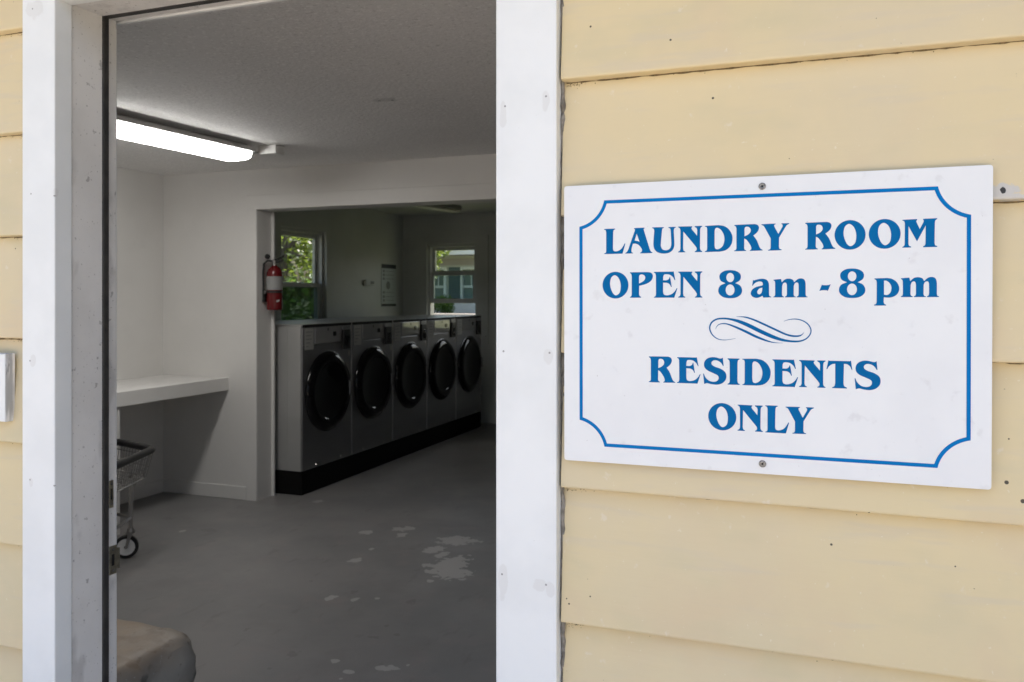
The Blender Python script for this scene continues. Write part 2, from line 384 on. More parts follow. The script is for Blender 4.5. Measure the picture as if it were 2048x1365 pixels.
for x0, x1 in ((-6.5, OPL - .11), (OPR + .118, 3.0)):
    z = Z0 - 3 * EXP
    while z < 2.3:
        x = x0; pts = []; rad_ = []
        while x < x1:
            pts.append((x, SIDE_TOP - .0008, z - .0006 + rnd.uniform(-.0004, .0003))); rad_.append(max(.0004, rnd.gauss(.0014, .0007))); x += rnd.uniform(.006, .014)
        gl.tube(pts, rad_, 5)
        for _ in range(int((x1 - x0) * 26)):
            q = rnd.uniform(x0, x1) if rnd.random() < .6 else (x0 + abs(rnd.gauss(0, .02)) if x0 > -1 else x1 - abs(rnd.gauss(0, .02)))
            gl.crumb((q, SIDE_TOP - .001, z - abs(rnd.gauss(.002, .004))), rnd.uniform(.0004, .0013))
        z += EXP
tag(gl.build('lap_shade_grime', paint('brown_lap_shade_grime', (.10, .075, .04), (.20, .15, .08), 200, rough=.95), ow), kind='stuff')
cb = MB(); rnd = random.Random(4)       # the dirty caulk bead beside the right trim
pts = []; z = .3
while z < 2.55:
    pts.append((OPR + .1125 + rnd.uniform(-.0012, .0012), 1.343 + rnd.uniform(-.002, .002), z)); z += .012
cb.tube(pts, [.0042 + rnd.uniform(-.0012, .0010) for _ in pts], 7)
cb.build('caulk_bead', M_gap, ow, smooth=True)

# ------------------------------------------------------------------ door frame
df = thing('door_frame', 'white painted door frame with grimy jamb and no door in view', 'door frame', (OPL, WALL0, 0))
B(OPL - .095, OPL, TRIM, WALL0, 0, HEAD + .1, .0025).build('casing', M_trim, df)
B(OPR, OPR + .109, TRIM, WALL0, 0, HEAD + .1, .0025).build('casing', M_trim, df)
B(OPL, OPR, TRIM + .002, WALL0, HEAD - .005, HEAD + .1, .0025).build('casing', M_trim, df)
JX = OPL - .005; RX = OPL - .017; YS = 1.447
j = MB(); j.prism([(JX, WALL0, 0), (JX, YS, 0), (RX, YS, 0), (RX, WALL1, 0), (RX - .02, WALL1, 0), (RX - .02, WALL0, 0)], (0, 0, HEAD + .02))
j.build('jamb', M_jamb, df, bev=.0012)
j = MB(); j.prism([(OPR + .005, WALL0, 0), (OPR + .005, YS, 0), (OPR + .017, YS, 0), (OPR + .017, WALL1, 0), (OPR + .04, WALL1, 0), (OPR + .04, WALL0, 0)], (0, 0, HEAD + .02))
j.build('jamb', M_jamb, df, bev=.0012)
h = MB(); h.prism([(RX, WALL0, HEAD), (RX, YS, HEAD), (RX, YS, HEAD + .006), (RX, WALL1, HEAD + .006), (RX, WALL1, HEAD + .04), (RX, WALL0, HEAD + .04)], (OPR + .017 - RX, 0, 0))
h.build('jamb', M_jamb, df, bev=.0012)
wsz = MB(); wsz.box(RX, RX + .0145, YS + .0005, YS + .018, .01, HEAD + .0055, .003); wsz.box(RX + .0145, OPR + .015, YS + .0005, YS + .018, HEAD - .0012, HEAD + .0055, .002)
wsz.build('weatherstrip', M_dark, df)
def strike(py0, py1, px0, px1, lip):
    z0 = on_x(222, py1, RX).z; z1 = on_x(222, py0, RX).z; y0 = on_x(px0, 900, RX).y; y1 = on_x(px1, 900, RX).y
    m = MB(); zc = (z0 + z1) / 2; hh = (z1 - z0) * .2; yc0 = y0 + (y1 - y0) * .28; yc1 = y0 + (y1 - y0) * .72
    X0, X1 = RX - .001, RX + .0018
    m.box(X0, X1, y0, y1, z0, zc - hh, .0006); m.box(X0, X1, y0, y1, zc + hh, z1, .0006)
    m.box(X0, X1, y0, yc0, zc - hh, zc + hh); m.box(X0, X1, yc1, y1, zc - hh, zc + hh)
    if lip: m.prism([(X1, y1, zc - hh * 1.6), (X1, y1 + .008, zc - hh * 1.9), (X1 - .003, y1 + .012, zc - hh * 1.9), (X1 - .003, y1, zc - hh * 1.6)], (0, 0, hh * 3.6))
    p = m.build('strike_plate', M_plate, df)
    q = MB(); q.box(RX - .0006, RX + .0006, yc0, yc1, zc - hh, zc + hh); q.build('latch_hole', M_black, p)
    for zz in (z0 + (z1 - z0) * .13, z1 - (z1 - z0) * .13):
        q = MB(); q.lathe([(0, .0012), (.0028, .0012), (.0034, 0)], Matrix.Translation((X1, (y0 + y1) / 2, zz)) @ Matrix.Rotation(R(90), 4, 'Y'), 12)
        q.build('screw', M_screw, p)
strike(961, 1016, 218, 226, False); strike(1093, 1150, 218, 232.5, True)

# ------------------------------------------------------------------ weathered block on the siding, far left
p0 = on_y(11, 708, 1.312); p1 = on_y(11, 845, 1.312)
wb = MB(); wb.box(p0.x - .09, p0.x, 1.3132, 1.336, p1.z, p0.z, .002)
wbo = wb.build('wooden_block', M_weather); tag(wbo, 'weathered white wooden block mounted on the yellow siding at the left edge', 'mounting block')
wbo2 = MB(); wbo2.box(p0.x - .09, p0.x - .001, 1.3115, 1.3128, p1.z + .001, p0.z - .001, .0004); wbo2.build('cover_plate', M_trim, wbo)

# ------------------------------------------------------------------ partition wall
pw = thing('partition_wall', 'white partition wall with a wide cased opening to the washers', 'wall', (OPEN_L, PART0, 0))
m = MB(); m.box(LEFT2 - .1, OPEN_L - .004, PART0, PART1, 0, 2.5); m.box(OPEN_R, RIGHT, PART0, PART1, 0, 2.5); m.box(OPEN_L - .004, OPEN_R, PART0, PART1, OPEN_T + .004, 2.5)
m.build('plaster', M_wall, pw)
m = MB(); m.box(OPEN_L - .085, OPEN_L, PART0 - .010, PART0 - .0005, 0, OPEN_T, .002); m.build('casing', M_wall, pw)
m = MB(); m.box(OPEN_L - .085, OPEN_R + .1, PART0 - .010, PART0 - .0005, OPEN_T, OPEN_T + .098, .002); m.build('casing', M_wall, pw)
m = MB(); m.box(OPEN_L - .004, OPEN_L, PART0 + .001, PART1 + .02, 0, OPEN_T); m.box(OPEN_L, OPEN_R, PART0 + .001, PART1 + .02, OPEN_T, OPEN_T + .004); m.build('jamb', M_wall, pw)
m = MB(); m.box(OPEN_L, OPEN_L + .022, PART1 + .004, PART1 + .020, 0, OPEN_T - .001, .002); m.build('stop_strip', M_wall, pw)
m = MB(); m.box(LEFT1, OPEN_L - .086, PART0 - .012, PART0 - .0005, 0, .092, .003); m.build('baseboard', M_wall, pw)
lw = thing('side_wall', 'white side wall beside the folding counter in the front room', 'wall', (LEFT1, 3, 0))
m = MB(); m.box(LEFT1 - .12, LEFT1, WALL1, PART0, 0, CEIL + .04); m.build('plaster', M_wall, lw)
m = MB(); m.box(LEFT1, LEFT1 + .012, WALL1 + .013, PART0 - .0125, 0, .092, .003); m.build('baseboard', M_wall, lw)

# ------------------------------------------------------------------ back room walls with windows
def wall_x(x0, x1, y0, y1, zt, holes):            # wall in a plane x = const, with openings (y0, y1, z0, z1)
    m = MB(); ys = y0
    for a, b, c_, d in sorted(holes):
        m.box(x0, x1, ys, a, 0, zt); m.box(x0, x1, a, b, 0, c_); m.box(x0, x1, a, b, d, zt); ys = b
    m.box(x0, x1, ys, y1, 0, zt); return m
def wall_y(y0, y1, x0, x1, zt, holes):
    m = MB(); xs = x0
    for a, b, c_, d in sorted(holes):
        m.box(xs, a, y0, y1, 0, zt); m.box(a, b, y0, y1, 0, c_); m.box(a, b, y0, y1, d, zt); xs = b
    m.box(xs, x1, y0, y1, 0, zt); return m
W1 = (6.20, 6.93, 1.02, 2.05); W2 = (-4.185, -3.565, .98, 2.02); W3 = (-2.95, -2.20, .98, 2.02)
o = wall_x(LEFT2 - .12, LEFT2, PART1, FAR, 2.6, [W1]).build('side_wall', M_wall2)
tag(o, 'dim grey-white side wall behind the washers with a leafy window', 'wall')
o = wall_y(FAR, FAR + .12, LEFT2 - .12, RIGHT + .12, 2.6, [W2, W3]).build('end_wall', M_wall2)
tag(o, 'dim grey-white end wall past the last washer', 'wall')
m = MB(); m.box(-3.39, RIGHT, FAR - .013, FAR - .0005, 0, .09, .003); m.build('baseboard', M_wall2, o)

def window(label, T, wd, z0, z1, rails, screen=False, tint=None, loc=(0, 0, 0)):
    """T maps (u across, d outward, z) to the place; u from 0 to wd; rails = heights of the sash rails"""
    r = thing('window', label, 'window', loc)
    def bx(mb, u0, u1, d0, d1, a, b, bev=.0015):
        c0, c1 = T(u0, d0), T(u1, d1)
        mb.box(min(c0.x, c1.x), max(c0.x, c1.x), min(c0.y, c1.y), max(c0.y, c1.y), a, b, bev)
    q = MB()
    bx(q, -.085, 0, -.016, -.0005, z0 - .10, z1 + .09); bx(q, wd, wd + .14, -.016, -.0005, z0 - .10, z1 + .09); bx(q, 0, wd, -.015, -.0005, z1, z1 + .09); bx(q, 0, wd, -.015, -.0005, z0 - .10, z0 - .022)
    q.build('casing', M_wall2, r)
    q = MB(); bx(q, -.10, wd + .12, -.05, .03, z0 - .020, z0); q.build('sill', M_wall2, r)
    q = MB()
    bx(q, 0, .03, .02, .118, z0, z1); bx(q, wd - .03, wd, .02, .118, z0, z1); bx(q, .03, wd - .03, .02, .118, z1 - .03, z1); bx(q, .03, wd - .03, .02, .118, z0, z0 + .025)
    q.build('frame', M_vinyl, r)
    def sash(a, b, d, pane, st=.035, bot=.05):
        f = MB()
        bx(f, .031, .031 + st, d, d + .03, a, b); bx(f, wd - .031 - st, wd - .031, d, d + .03, a, b)
        bx(f, .031 + st, wd - .031 - st, d, d + .03, b - .038, b); bx(f, .031 + st, wd - .031 - st, d, d + .03, a, a + bot)
        so = f.build('sash', M_vinyl, r)
        g_ = MB(); bx(g_, .031 + st, wd - .031 - st, d + .013, d + .017, a + bot, b - .038, 0); g_.build('pane', pane, so)
    up, lo_top, lo_bot = rails
    sash(up, z1 - .032, .075, M_glass)                       # upper sash, outer track
    sash(lo_bot, lo_top, .035, M_glass_t if tint else M_glass)
    if screen:
        q = MB(); bx(q, .031, wd - .031, .108, .110, z0 + .026, up + .02, 0); q.build('insect_screen', M_screen, r)
    return r
TL = lambda u, d: Vector((LEFT2 - d, W1[0] + u, 0))
window('tall double hung window full of sunlit leaves on the side wall', TL, W1[1] - W1[0], W1[2], W1[3], (1.50, 1.545, 1.05), screen=True, tint=True, loc=(LEFT2, W1[0], W1[2]))
TF = lambda u, d: Vector((W2[0] + u, FAR + d, 0))
window('end wall window with its lower sash raised, house visible outside', TF, W2[1] - W2[0], W2[2], W2[3], (1.665, 1.70, 1.345), tint=True, loc=(W2[0], FAR, W2[2]))
TG = lambda u, d: Vector((W3[0] + u, FAR + d, 0))
window('end wall window hidden behind the door trim, mirrored in the washers', TG, W3[1] - W3[0], W3[2], W3[3], (1.45, 1.49, 1.01), loc=(W3[0], FAR, W3[2]))

# ------------------------------------------------------------------ lap counter
ct = thing('folding_counter', 'thick white folding counter fixed in the corner of the front room', 'counter', (-4.1, 4.2, 0))
m = MB(); m.box(LEFT1 + .001, -3.85, 2.9, PART0 - .001, .757, .845, .002); m.build('countertop', M_wall, ct)
m = MB(); m.box(LEFT1 + .013, -3.86, 3.70, 3.768, 0, .756, .002); m.build('leg', M_wall, ct)

# ------------------------------------------------------------------ ceiling light
ang = R(4.4); LC = Vector((-3.14 - .047, 3.41, CEIL))
LM = Matrix.Translation(LC) @ Matrix.Rotation(-ang, 4, 'Z')
cl = thing('ceiling_light', 'lit white fluorescent wrap light on the front room ceiling', 'ceiling light', LC)
m = MB(); m.box(-.07, .07, -.575, .53, -.024, -.0005, .002, LM); m.box(-.124, .124, -.58, .54, -.046, -.0245, .002, LM); m.build('metal_pan', paint('white_lamp_metal', (.55, .55, .54), rough=.4), cl)
M_lens, ntl, bl = new_mat('glowing_acrylic_lens')
bl.inputs['Base Color'].default_value = (.9, .9, .88, 1); bl.inputs['Roughness'].default_value = .3
bl.inputs['Emission Color'].default_value = (1, .975, .94, 1); bl.inputs['Emission Strength'].default_value = LAMP
prof = [(-.104, -.0465), (-.104, -.056), (-.096, -.076), (-.076, -.087), (0, -.090), (.076, -.087), (.096, -.076), (.104, -.056), (.104, -.0465)]
m = MB(); m.prism([LM @ Vector((a, -.585, b)) for a, b in prof], LM.to_3x3() @ Vector((0, 1.11, 0))); m.build('lens', M_lens, cl)
prof2 = [(a * 1.02, b - (.001 if b < -.05 else 0)) for a, b in prof]
for e0 in (-.609, .5255):
    m = MB(); m.prism([LM @ Vector((a, e0 + (.001 if e0 > 0 else 0), b)) for a, b in prof2], LM.to_3x3() @ Vector((0, .014, 0))); m.build('end_cap', paint('white_lamp_plastic', (.80, .80, .78), rough=.4), cl)
jp = on_z(543, 303, CEIL - .03)
jb = MB(); jb.box(jp.x - .062, jp.x + .062, jp.y - .045, jp.y + .045, CEIL - .052, CEIL - .0005, .006)
jo = jb.build('junction_box', paint('white_box_plastic', (.75, .75, .73), rough=.45)); tag(jo, 'small white junction box on the ceiling at the end of the lit lamp', 'junction box')
m = MB(); tipp = LM @ Vector((.06, .535, -.035))
m.tube([(jp.x - .062, jp.y - .01, CEIL - .03), (jp.x - .075, jp.y - .015, CEIL - .034), (tipp.x + .02, tipp.y + .01, CEIL - .05), (tipp.x, tipp.y, CEIL - .04)], .006, 8); m.build('cable', M_vinyl, jo, smooth=True)

# unlit strip light in the back room
a = on_z(862, 409, CEIL2 - .03); b = on_z(915, 418, CEIL2 - .03); d = (b - a); d.z = 0; d.normalize()
sl = thing('strip_light', 'unlit fluorescent strip on the dark back room ceiling', 'ceiling light', (a.x, a.y, CEIL2))
LM2 = Matrix.Translation((b.x, b.y, CEIL2)) @ Matrix.Rotation(math.atan2(d.y, d.x), 4, 'Z')
m = MB(); m.box(-1.22, 0, -.05, .05, -.045, -.0005, .003, LM2); m.build('metal_pan', paint('dim_lamp_metal', (.30, .30, .29), rough=.5), sl)
m = MB()
for yy in (-.028, .028): m.tube([LM2 @ Vector((-1.20, yy, -.062)), LM2 @ Vector((-.02, yy, -.062))], .013, 10)
m.build('tube', paint('unlit_lamp_tube', (.6, .6, .58), rough=.3), sl, smooth=True)

# ------------------------------------------------------------------ fire extinguisher on the opening's jamb
ex, ey = -3.545, 4.825
fe = thing('fire_extinguisher', 'red fire extinguisher with white label hung on the opening jamb', 'fire extinguisher', (ex, ey, 1.32))
T0 = Matrix.Translation((ex, ey, 1.318))
m = MB(); m.lathe([(0, .004), (.044, .004), (.050, .0), (.054, .008), (.0545, .02), (.0545, .245), (.052, .265), (.044, .285), (.030, .300), (.018, .306), (.017, .312), (0, .312)], T0, 28); m.build('cylinder', M_red, fe, smooth=True)
m = MB(); lab = []
for k in range(17):
    q = R(150 + k * 15); lab.append((ex + .0552 * math.cos(q), ey + .0552 * math.sin(q)))
for p_, q_ in zip(lab, lab[1:]): m.poly([(p_[0], p_[1], 1.458), (q_[0], q_[1], 1.458), (q_[0], q_[1], 1.552), (p_[0], p_[1], 1.552)])
lo = m.build('label', paint('extinguisher_label', (.32, .32, .31), rough=.5), fe)
m = MB(); rr = .0558
def arc_patch(q0, q1, za, zb):
    P = [R(q0 + (q1 - q0) * i / 4) for i in range(5)]
    for u, v in zip(P, P[1:]): m.poly([(ex + rr * math.cos(u), ey + rr * math.sin(u), za), (ex + rr * math.cos(v), ey + rr * math.sin(v), za), (ex + rr * math.cos(v), ey + rr * math.sin(v), zb), (ex + rr * math.cos(u), ey + rr * math.sin(u), zb)])
for zz in range(6):
    arc_patch(286, 292, 1.463 + zz * .0145, 1.463 + zz * .0145 + .010)
for zz in range(7):
    arc_patch(255, 280, 1.464 + zz * .0125, 1.4675 + zz * .0125)
arc_patch(296, 330, 1.464, 1.476); arc_patch(300, 340, 1.541, 1.547)
for zz in range(4): arc_patch(298, 335, 1.486 + zz * .012, 1.489 + zz * .012)
m.build('print', M_grey_ink, lo)
m = MB(); arc = lambda q0, q1, r_, z_: [(ex + r_ * math.cos(R(q0 + (q1 - q0) * i / 24)), ey + r_ * math.sin(R(q0 + (q1 - q0) * i / 24)), z_) for i in range(25)]
pts_o = arc(0, 360, .0565, 1.437)
for u, v in zip(pts_o, pts_o[1:]): m.poly([u, v, (v[0], v[1], 1.452), (u[0], u[1], 1.452)])
m.box(OPEN_L + .001, ex - .05, ey - .035, ey + .02, 1.375, 1.452, .003); m.build('bracket_strap', M_black, fe)
m = MB(); m.box(ex - .045, ex - .03, ey - .062, ey - .046, 1.432, 1.450, .003); m.build('buckle', M_chrome, fe)
m = MB(); m.lathe([(0, .306), (.016, .306), (.016, .330), (.020, .332), (.020, .345), (.010, .352), (0, .352)], T0, 16); m.build('valve', M_chrome, fe, smooth=True)
m = MB()
m.prism([(ex + .0, ey - .009, 1.664), (ex + .03, ey - .009, 1.668), (ex + .075, ey - .009, 1.694), (ex + .075, ey - .009, 1.699), (ex + .028, ey - .009, 1.678), (ex, ey - .009, 1.674)], (0, .018, 0))
m.prism([(ex + .0, ey - .009, 1.648), (ex + .03, ey - .009, 1.648), (ex + .07, ey - .009, 1.662), (ex + .07, ey - .009, 1.667), (ex + .028, ey - .009, 1.655), (ex, ey - .009, 1.655)], (0, .018, 0))
m.build('handle', M_black, fe)
m = MB(); m.tube([(ex - .014, ey - .012, 1.66), (ex - .04, ey - .028, 1.662), (ex - .056, ey - .045, 1.64), (ex - .058, ey - .05, 1.58), (ex - .057, ey - .05, 1.46), (ex - .055, ey - .05, 1.40), (ex - .052, ey - .05, 1.375)], [.006, .007, .007, .007, .007, .009, .011], 10); m.build('hose', M_black, fe, smooth=True)
m = MB(); m.lathe([(0, 0), (.017, 0), (.017, .016), (0, .016)], Matrix.Translation((ex - .032, ey - .03, 1.688)) @ Matrix.Rotation(R(75), 4, 'X'), 16); m.build('gauge', M_black, fe, smooth=True)
m = MB(); m.poly([(ex + .0555 * math.cos(R(q)), ey + .0558 * math.sin(R(q)), z_) for q, z_ in ((318, 1.372), (340, 1.378), (342, 1.390), (318, 1.386))]); m.build('sticker', M_paper, fe)

# ------------------------------------------------------------------ washers
FX = -3.40; MW = .6665; Y0 = 4.94; PL = .17; TOP = 1.208; DEEP = .80
M_plinth = paint('dull_black_plinth', (.008, .008, .008), rough=.9, spec=.1)
pl = thing('plinth', 'low black plinth running under the whole row of washers', 'plinth', (FX - .4, Y0 + MW * 2.5, 0))
m = MB(); m.box(FX - DEEP + .02, FX - .012, Y0 + .012, Y0 + 5 * MW - .01, .0005, PL - .001, .002); m.build('base', M_plinth, pl)
m = MB(); m.box(FX - .0115, FX - .004, Y0 + .006, Y0 + 5 * MW - .005, .012, PL - .002, .001); m.build('kick_plate', M_plinth, pl)
WL = ['grey front load washer nearest the opening, its side panel showing',
      'second grey washer from the opening, between two dark round doors',
      'middle washer of the five, bright window reflected on its panel edge',
      'fourth grey washer, window mirrored across its control panel',
      'last washer of the row beside the end wall']
def washer(label):
    r = thing('washing_machine', label, 'washing machine', (FX, Y0, PL), 'washing machines in a row in the back room')
    y0, y1 = Y0 + .006, Y0 + MW - .006
    m = MB(); m.box(FX - DEEP, FX - .012, y0, y1, PL, TOP - .006, .004); m.build('cabinet', M_cab, r)
    m = MB()                                         # raised side sheets, seams between them
    m.box(FX - DEEP + .03, FX - .125, y0 - .0016, y0 + .0005, PL + .02, 1.025, .0006); m.box(FX - .120, FX - .014, y0 - .0016, y0 + .0005, PL + .02, .985, .0006)
    m.box(FX - DEEP + .03, FX - .125, y0 - .0016, y0 + .0005, 1.031, TOP - .012, .0006); m.box(FX - .120, FX - .014, y0 - .0016, y0 + .0005, .991, TOP - .012, .0006)
    m.build('side_panel', M_cab, r)
    m = MB(); m.box(FX - .0115, FX, y0 + .002, y1 - .002, PL + .002, 1.062, .004); m.build('front_panel', M_steel, r)
    m = MB(); m.box(FX - DEEP - .002, FX - .002, y0, y1, TOP - .0055, TOP + .006, .003); m.build('top', M_cab, r)
    m = MB(); m.box(FX - .0015, FX + .0025, y0 + .004, y1 - .006, TOP - .017, TOP + .003, .001); m.build('top_trim', M_top, r)
    m = MB(); m.box(FX - .02, FX + .0008, y1 + .0004, y1 + .004, PL + .004, TOP - .012, .001); m.build('edge_strip', M_strip, r)
    m = MB(); m.box(FX - .0115, FX + .001, y0 + .002, y1 - .002, 1.064, TOP - .0175, .003); m.build('fascia', M_steel, r)
    m = MB(); m.box(FX + .0012, FX + .006, y0 + .150, y0 + .490, 1.070, TOP - .020, .002); cp = m.build('control_panel', M_panel, r)
    m = MB(); m.box(FX + .0062, FX + .012, y0 + .385, y0 + .425, 1.118, 1.150, .003); m.build('button', M_gloss, cp)
    m = MB(); m.box(FX + .0062, FX + .008, y0 + .312, y0 + .325, 1.160, 1.180, 0); m.build('indicator', M_black, cp)
    m = MB()
    for k in range(3): m.box(FX + .0062, FX + .0066, y0 + .19, y0 + .29, 1.10 + .022 * k, 1.104 + .022 * k)
    m.build('print', M_grey_ink, cp)
    m = MB(); m.box(FX + .0003, FX + .0022, y0 + .028, y0 + .135, 1.030, TOP - .022); nl = m.build('notice', M_paper, r)
    m = MB()
    for k in range(5): m.box(FX + .0023, FX + .0026, y0 + .040, y0 + .040 + (.08, .06, .075, .05, .03)[k], 1.155 - .026 * k, 1.161 - .026 * k)
    m.build('print', M_grey_ink, nl)
    m = MB(); m.box(FX + .0002, FX + .020, y0 + .515, y0 + .610, 1.012, 1.160, .004); cr = m.build('coin_box', M_black, r)
    m = MB(); m.box(FX + .0003, FX + .012, y0 + .512, y0 + .612, 1.1605, 1.190, .002); m.build('coin_plate', M_steel, cr)
    m = MB(); m.box(FX + .0205, FX + .024, y0 + .540, y0 + .585, 1.03, 1.11, .002); m.build('coin_slot', M_gloss, cr)
    # round door
    DZ = .712; DY = y0 + MW / 2 - .012
    T = Matrix.Translation((FX, DY, DZ)) @ Matrix.Rotation(R(90), 4, 'Y')
    m = MB(); m.lathe([(.286, .0004), (.290, .010), (.287, .020), (.272, .033), (.240, .040), (.214, .038), (.202, .031)], T, 56); dr = m.build('door', M_gloss, r, smooth=True)
    m = MB(); m.lathe([(.202, .031), (.170, .026), (.120, .018), (.06, .013), (0, .012)], T, 48); m.build('door_glass', M_gloss, dr, smooth=True)
    m = MB(); m.lathe([(.2905, .0006), (.297, .003), (.2975, .008), (.2905, .010)], T, 56); m.build('door_rim', M_rim, dr, smooth=True)
    m = MB(); m.box(FX + .026, FX + .048, DY + .238, DY + .268, DZ - .055, DZ + .055, .006); m.build('door_handle', paint('grey_handle', (.16, .16, .17), rough=.3) if 'grey_handle' not in bpy.data.materials else bpy.data.materials['grey_handle'], dr)
    m = MB(); m.box(FX + .0005, FX + .006, y1 - .045, y1 - .020, .955, .995, .002); m.build('lock', M_chrome, r)
    for yy in (.17, .50):
        m = MB(); m.lathe([(0, .006), (.006, .005), (.008, 0)], Matrix.Translation((FX, y0 + yy, PL + .022)) @ Matrix.Rotation(R(90), 4, 'Y'), 10)
        m.build('screw', M_chrome, r)
    return r
proto = washer(WL[0])
for k in range(1, 5):
    c_ = copy_tree(proto); c_.location = (FX, Y0 + k * MW, PL); c_['label'] = WL[k]

# ------------------------------------------------------------------ poster and thermostat on the side wall
p0, p1 = on_x(762, 530, LEFT2), on_x(791.5, 613, LEFT2)
ya, yb, za, zb = p0.y, p1.y, p1.z, p0.z + .012
po = thing('poster', 'tall narrow notice poster with black header on the dim side wall', 'poster', (LEFT2, ya, za))
X = LEFT2 + .0008
m = MB(); m.box(X, X + .004, ya, yb, za, zb); m.build('sheet', paint('poster_paper', (.55, .60, .60), rough=.35), po)
hh = zb - za; ww = yb - ya
m = MB(); m.box(X + .0042, X + .0052, ya + .004, yb - .004, zb - hh * .10, zb - .002); m.build('band', M_ink, po); m = MB(); m.box(X + .0042, X + .0052, ya + .004, yb - .004, za + .002, za + hh * .06); m.build('band', M_ink, po)
m = MB()
for f in (.16, .25, .34, .66, .76, .85):
    m.box(X + .0042, X + .0050, ya + ww * .10, ya + ww * .22, zb - hh * (f + .035), zb - hh * (f - .02))
    m.box(X + .0042, X + .0050, ya + ww * .28, ya + ww * .85, zb - hh * (f + .012), zb - hh * (f + .002))
m.lathe([(0, .001), (.045, .001), (.045, 0)], Matrix.Translation((X + .0042, ya + ww * .45, zb - hh * .5)) @ Matrix.Rotation(R(90), 4, 'Y'), 20)
m.build('print', M_grey_ink, po)
p0, p1 = on_x(727, 560, LEFT2), on_x(746, 572, LEFT2)
m = MB(); m.box(LEFT2 + .0008, LEFT2 + .03, p0.y, p1.y, p1.z, p0.z, .004); o = m.build('thermostat', M_vinyl)
tag(o, 'small white thermostat on the dim side wall left of the poster', 'thermostat')
m = MB(); m.box(LEFT2 + .0302, LEFT2 + .032, p0.y + .1, p1.y - .03, p1.z + .015, p0.z - .015); m.build('display', M_grey_ink, o)

# ------------------------------------------------------------------ laundry cart
cc = Vector((-3.52, 3.32, 0))
lc = thing('laundry_cart', 'low wire laundry cart with padded black rim by the folding counter', 'cart', cc)
RIM = [Vector((-3.405, 3.555, .572)), Vector((-3.78, 3.665, .572)), Vector((-3.80, 2.86, .572)), Vector((-3.16, 2.93, .572))]
def rounded(P, r=.05, n=5):
    out = []
    for i, p in enumerate(P):
        a = (P[i - 1] - p).normalized(); b = (P[(i + 1) % len(P)] - p).normalized()
        for k in range(n + 1):
            t = k / n; out.append(p + a * r * (1 - t) ** 2 + b * r * t ** 2)
    return out
m = MB(); m.tube(rounded(RIM, .045), .020, 12, closed=True); m.build('bumper_rim', M_black, lc, smooth=True)
cen = sum(RIM, Vector()) / 4
BOT = [Vector((cen.x + (p.x - cen.x) * .86, cen.y + (p.y - cen.y) * .88, .425)) for p in RIM]
m = MB()
for i in range(4):
    a, b, c_, d = RIM[i], RIM[(i + 1) % 4], BOT[i], BOT[(i + 1) % 4]
    n = int((b - a).length / .028)
    for k in range(n + 1):
        t = k / n; m.tube([a.lerp(b, t) + Vector((0, 0, -.01)), c_.lerp(d, t)], .0021, 5)
    for s_ in (.25, .62): m.tube([a.lerp(c_, s_), b.lerp(d, s_)], .0021, 5)
n = 12
for k in range(1, n):
    m.tube([BOT[0].lerp(BOT[1], k / n), BOT[3].lerp(BOT[2], k / n)], .0022, 5)
for k in range(1, 10): m.tube([BOT[0].lerp(BOT[3], k / 10), BOT[1].lerp(BOT[2], k / 10)], .0022, 5)
m.tube(rounded(BOT, .03), .005, 8, closed=True)
up_ = [p + Vector((0, 0, .03)) for p in BOT]; m.tube(rounded(up_, .03), .0035, 8, closed=True)
m.build('wire_basket', M_chrome, lc, smooth=True)
M_disc = paint('grey_white_wheel', (.85, .84, .82), rough=.5)
CAST = [Vector((-3.462, 3.452, 0)), Vector((-3.72, 3.52, 0)), Vector((-3.72, 2.96, 0)), Vector((-3.25, 3.0, 0))]
m = MB()
for p, q in zip(CAST, BOT):
    top = Vector((q.x, q.y, .42)).lerp(Vector((p.x, p.y, .42)), .6)
    m.tube([top + (cen - top).normalized() * .04 + Vector((0, 0, 0)), top + Vector((0, 0, -.005)), Vector((p.x, p.y, .39)) * .6 + top * .4 + Vector((0, 0, -.012)), Vector((p.x, p.y, .36)), Vector((p.x, p.y, .25)), Vector((p.x, p.y, .14))], .0115, 10)
low = [p + Vector((0, 0, .215)) for p in CAST]
for i in range(4): m.tube([low[i], low[(i + 1) % 4]], .009, 8)
m.build('frame', M_chrome, lc, smooth=True)
for i, p in enumerate(CAST):
    th = R(38 + 40 * i)
    Tw = Matrix.Translation((p.x, p.y, 0)) @ Matrix.Rotation(th, 4, 'Z')
    off = Vector((-.022, 0, 0))
    m = MB(); m.lathe([(.045, -.013), (.058, -.014), (.0615, -.010), (.0615, .010), (.058, .014), (.045, .013)], Tw @ Matrix.Translation((-.022, 0, .0625)) @ Matrix.Rotation(R(90), 4, 'X'), 28); cs = m.build('caster', M_black, lc, smooth=True)
    m = MB(); m.lathe([(0, -.014), (.010, -.014), (.011, -.011), (.045, -.0125), (.045, .0125), (.011, .011), (.010, .014), (0, .014)], Tw @ Matrix.Translation((-.022, 0, .0625)) @ Matrix.Rotation(R(90), 4, 'X'), 24); m.build('wheel_disc', M_disc, cs, smooth=True)
    m = MB(); m.lathe([(0, -.0165), (.009, -.0165), (.009, .0165), (0, .0165)], Tw @ Matrix.Translation((-.022, 0, .0625)) @ Matrix.Rotation(R(90), 4, 'X'), 14); m.build('hub', M_black, cs)
    m = MB()
    for sy in (-1, 1):
        m.prism([Tw @ Vector(q) for q in ((-.028, sy * .019 - .0015, .055), (-.016, sy * .019 - .0015, .055), (.010, sy * .019 - .0015, .135), (-.012, sy * .019 - .0015, .135))], Tw.to_3x3() @ Vector((0, .003, 0)))
    m.box(-.024, .022, -.021, .021, .135, .142, .001, Tw); m.lathe([(0, .160), (.016, .160), (.018, .143), (0, .143)], Tw, 16)
    m.build('fork', M_chrome, cs)

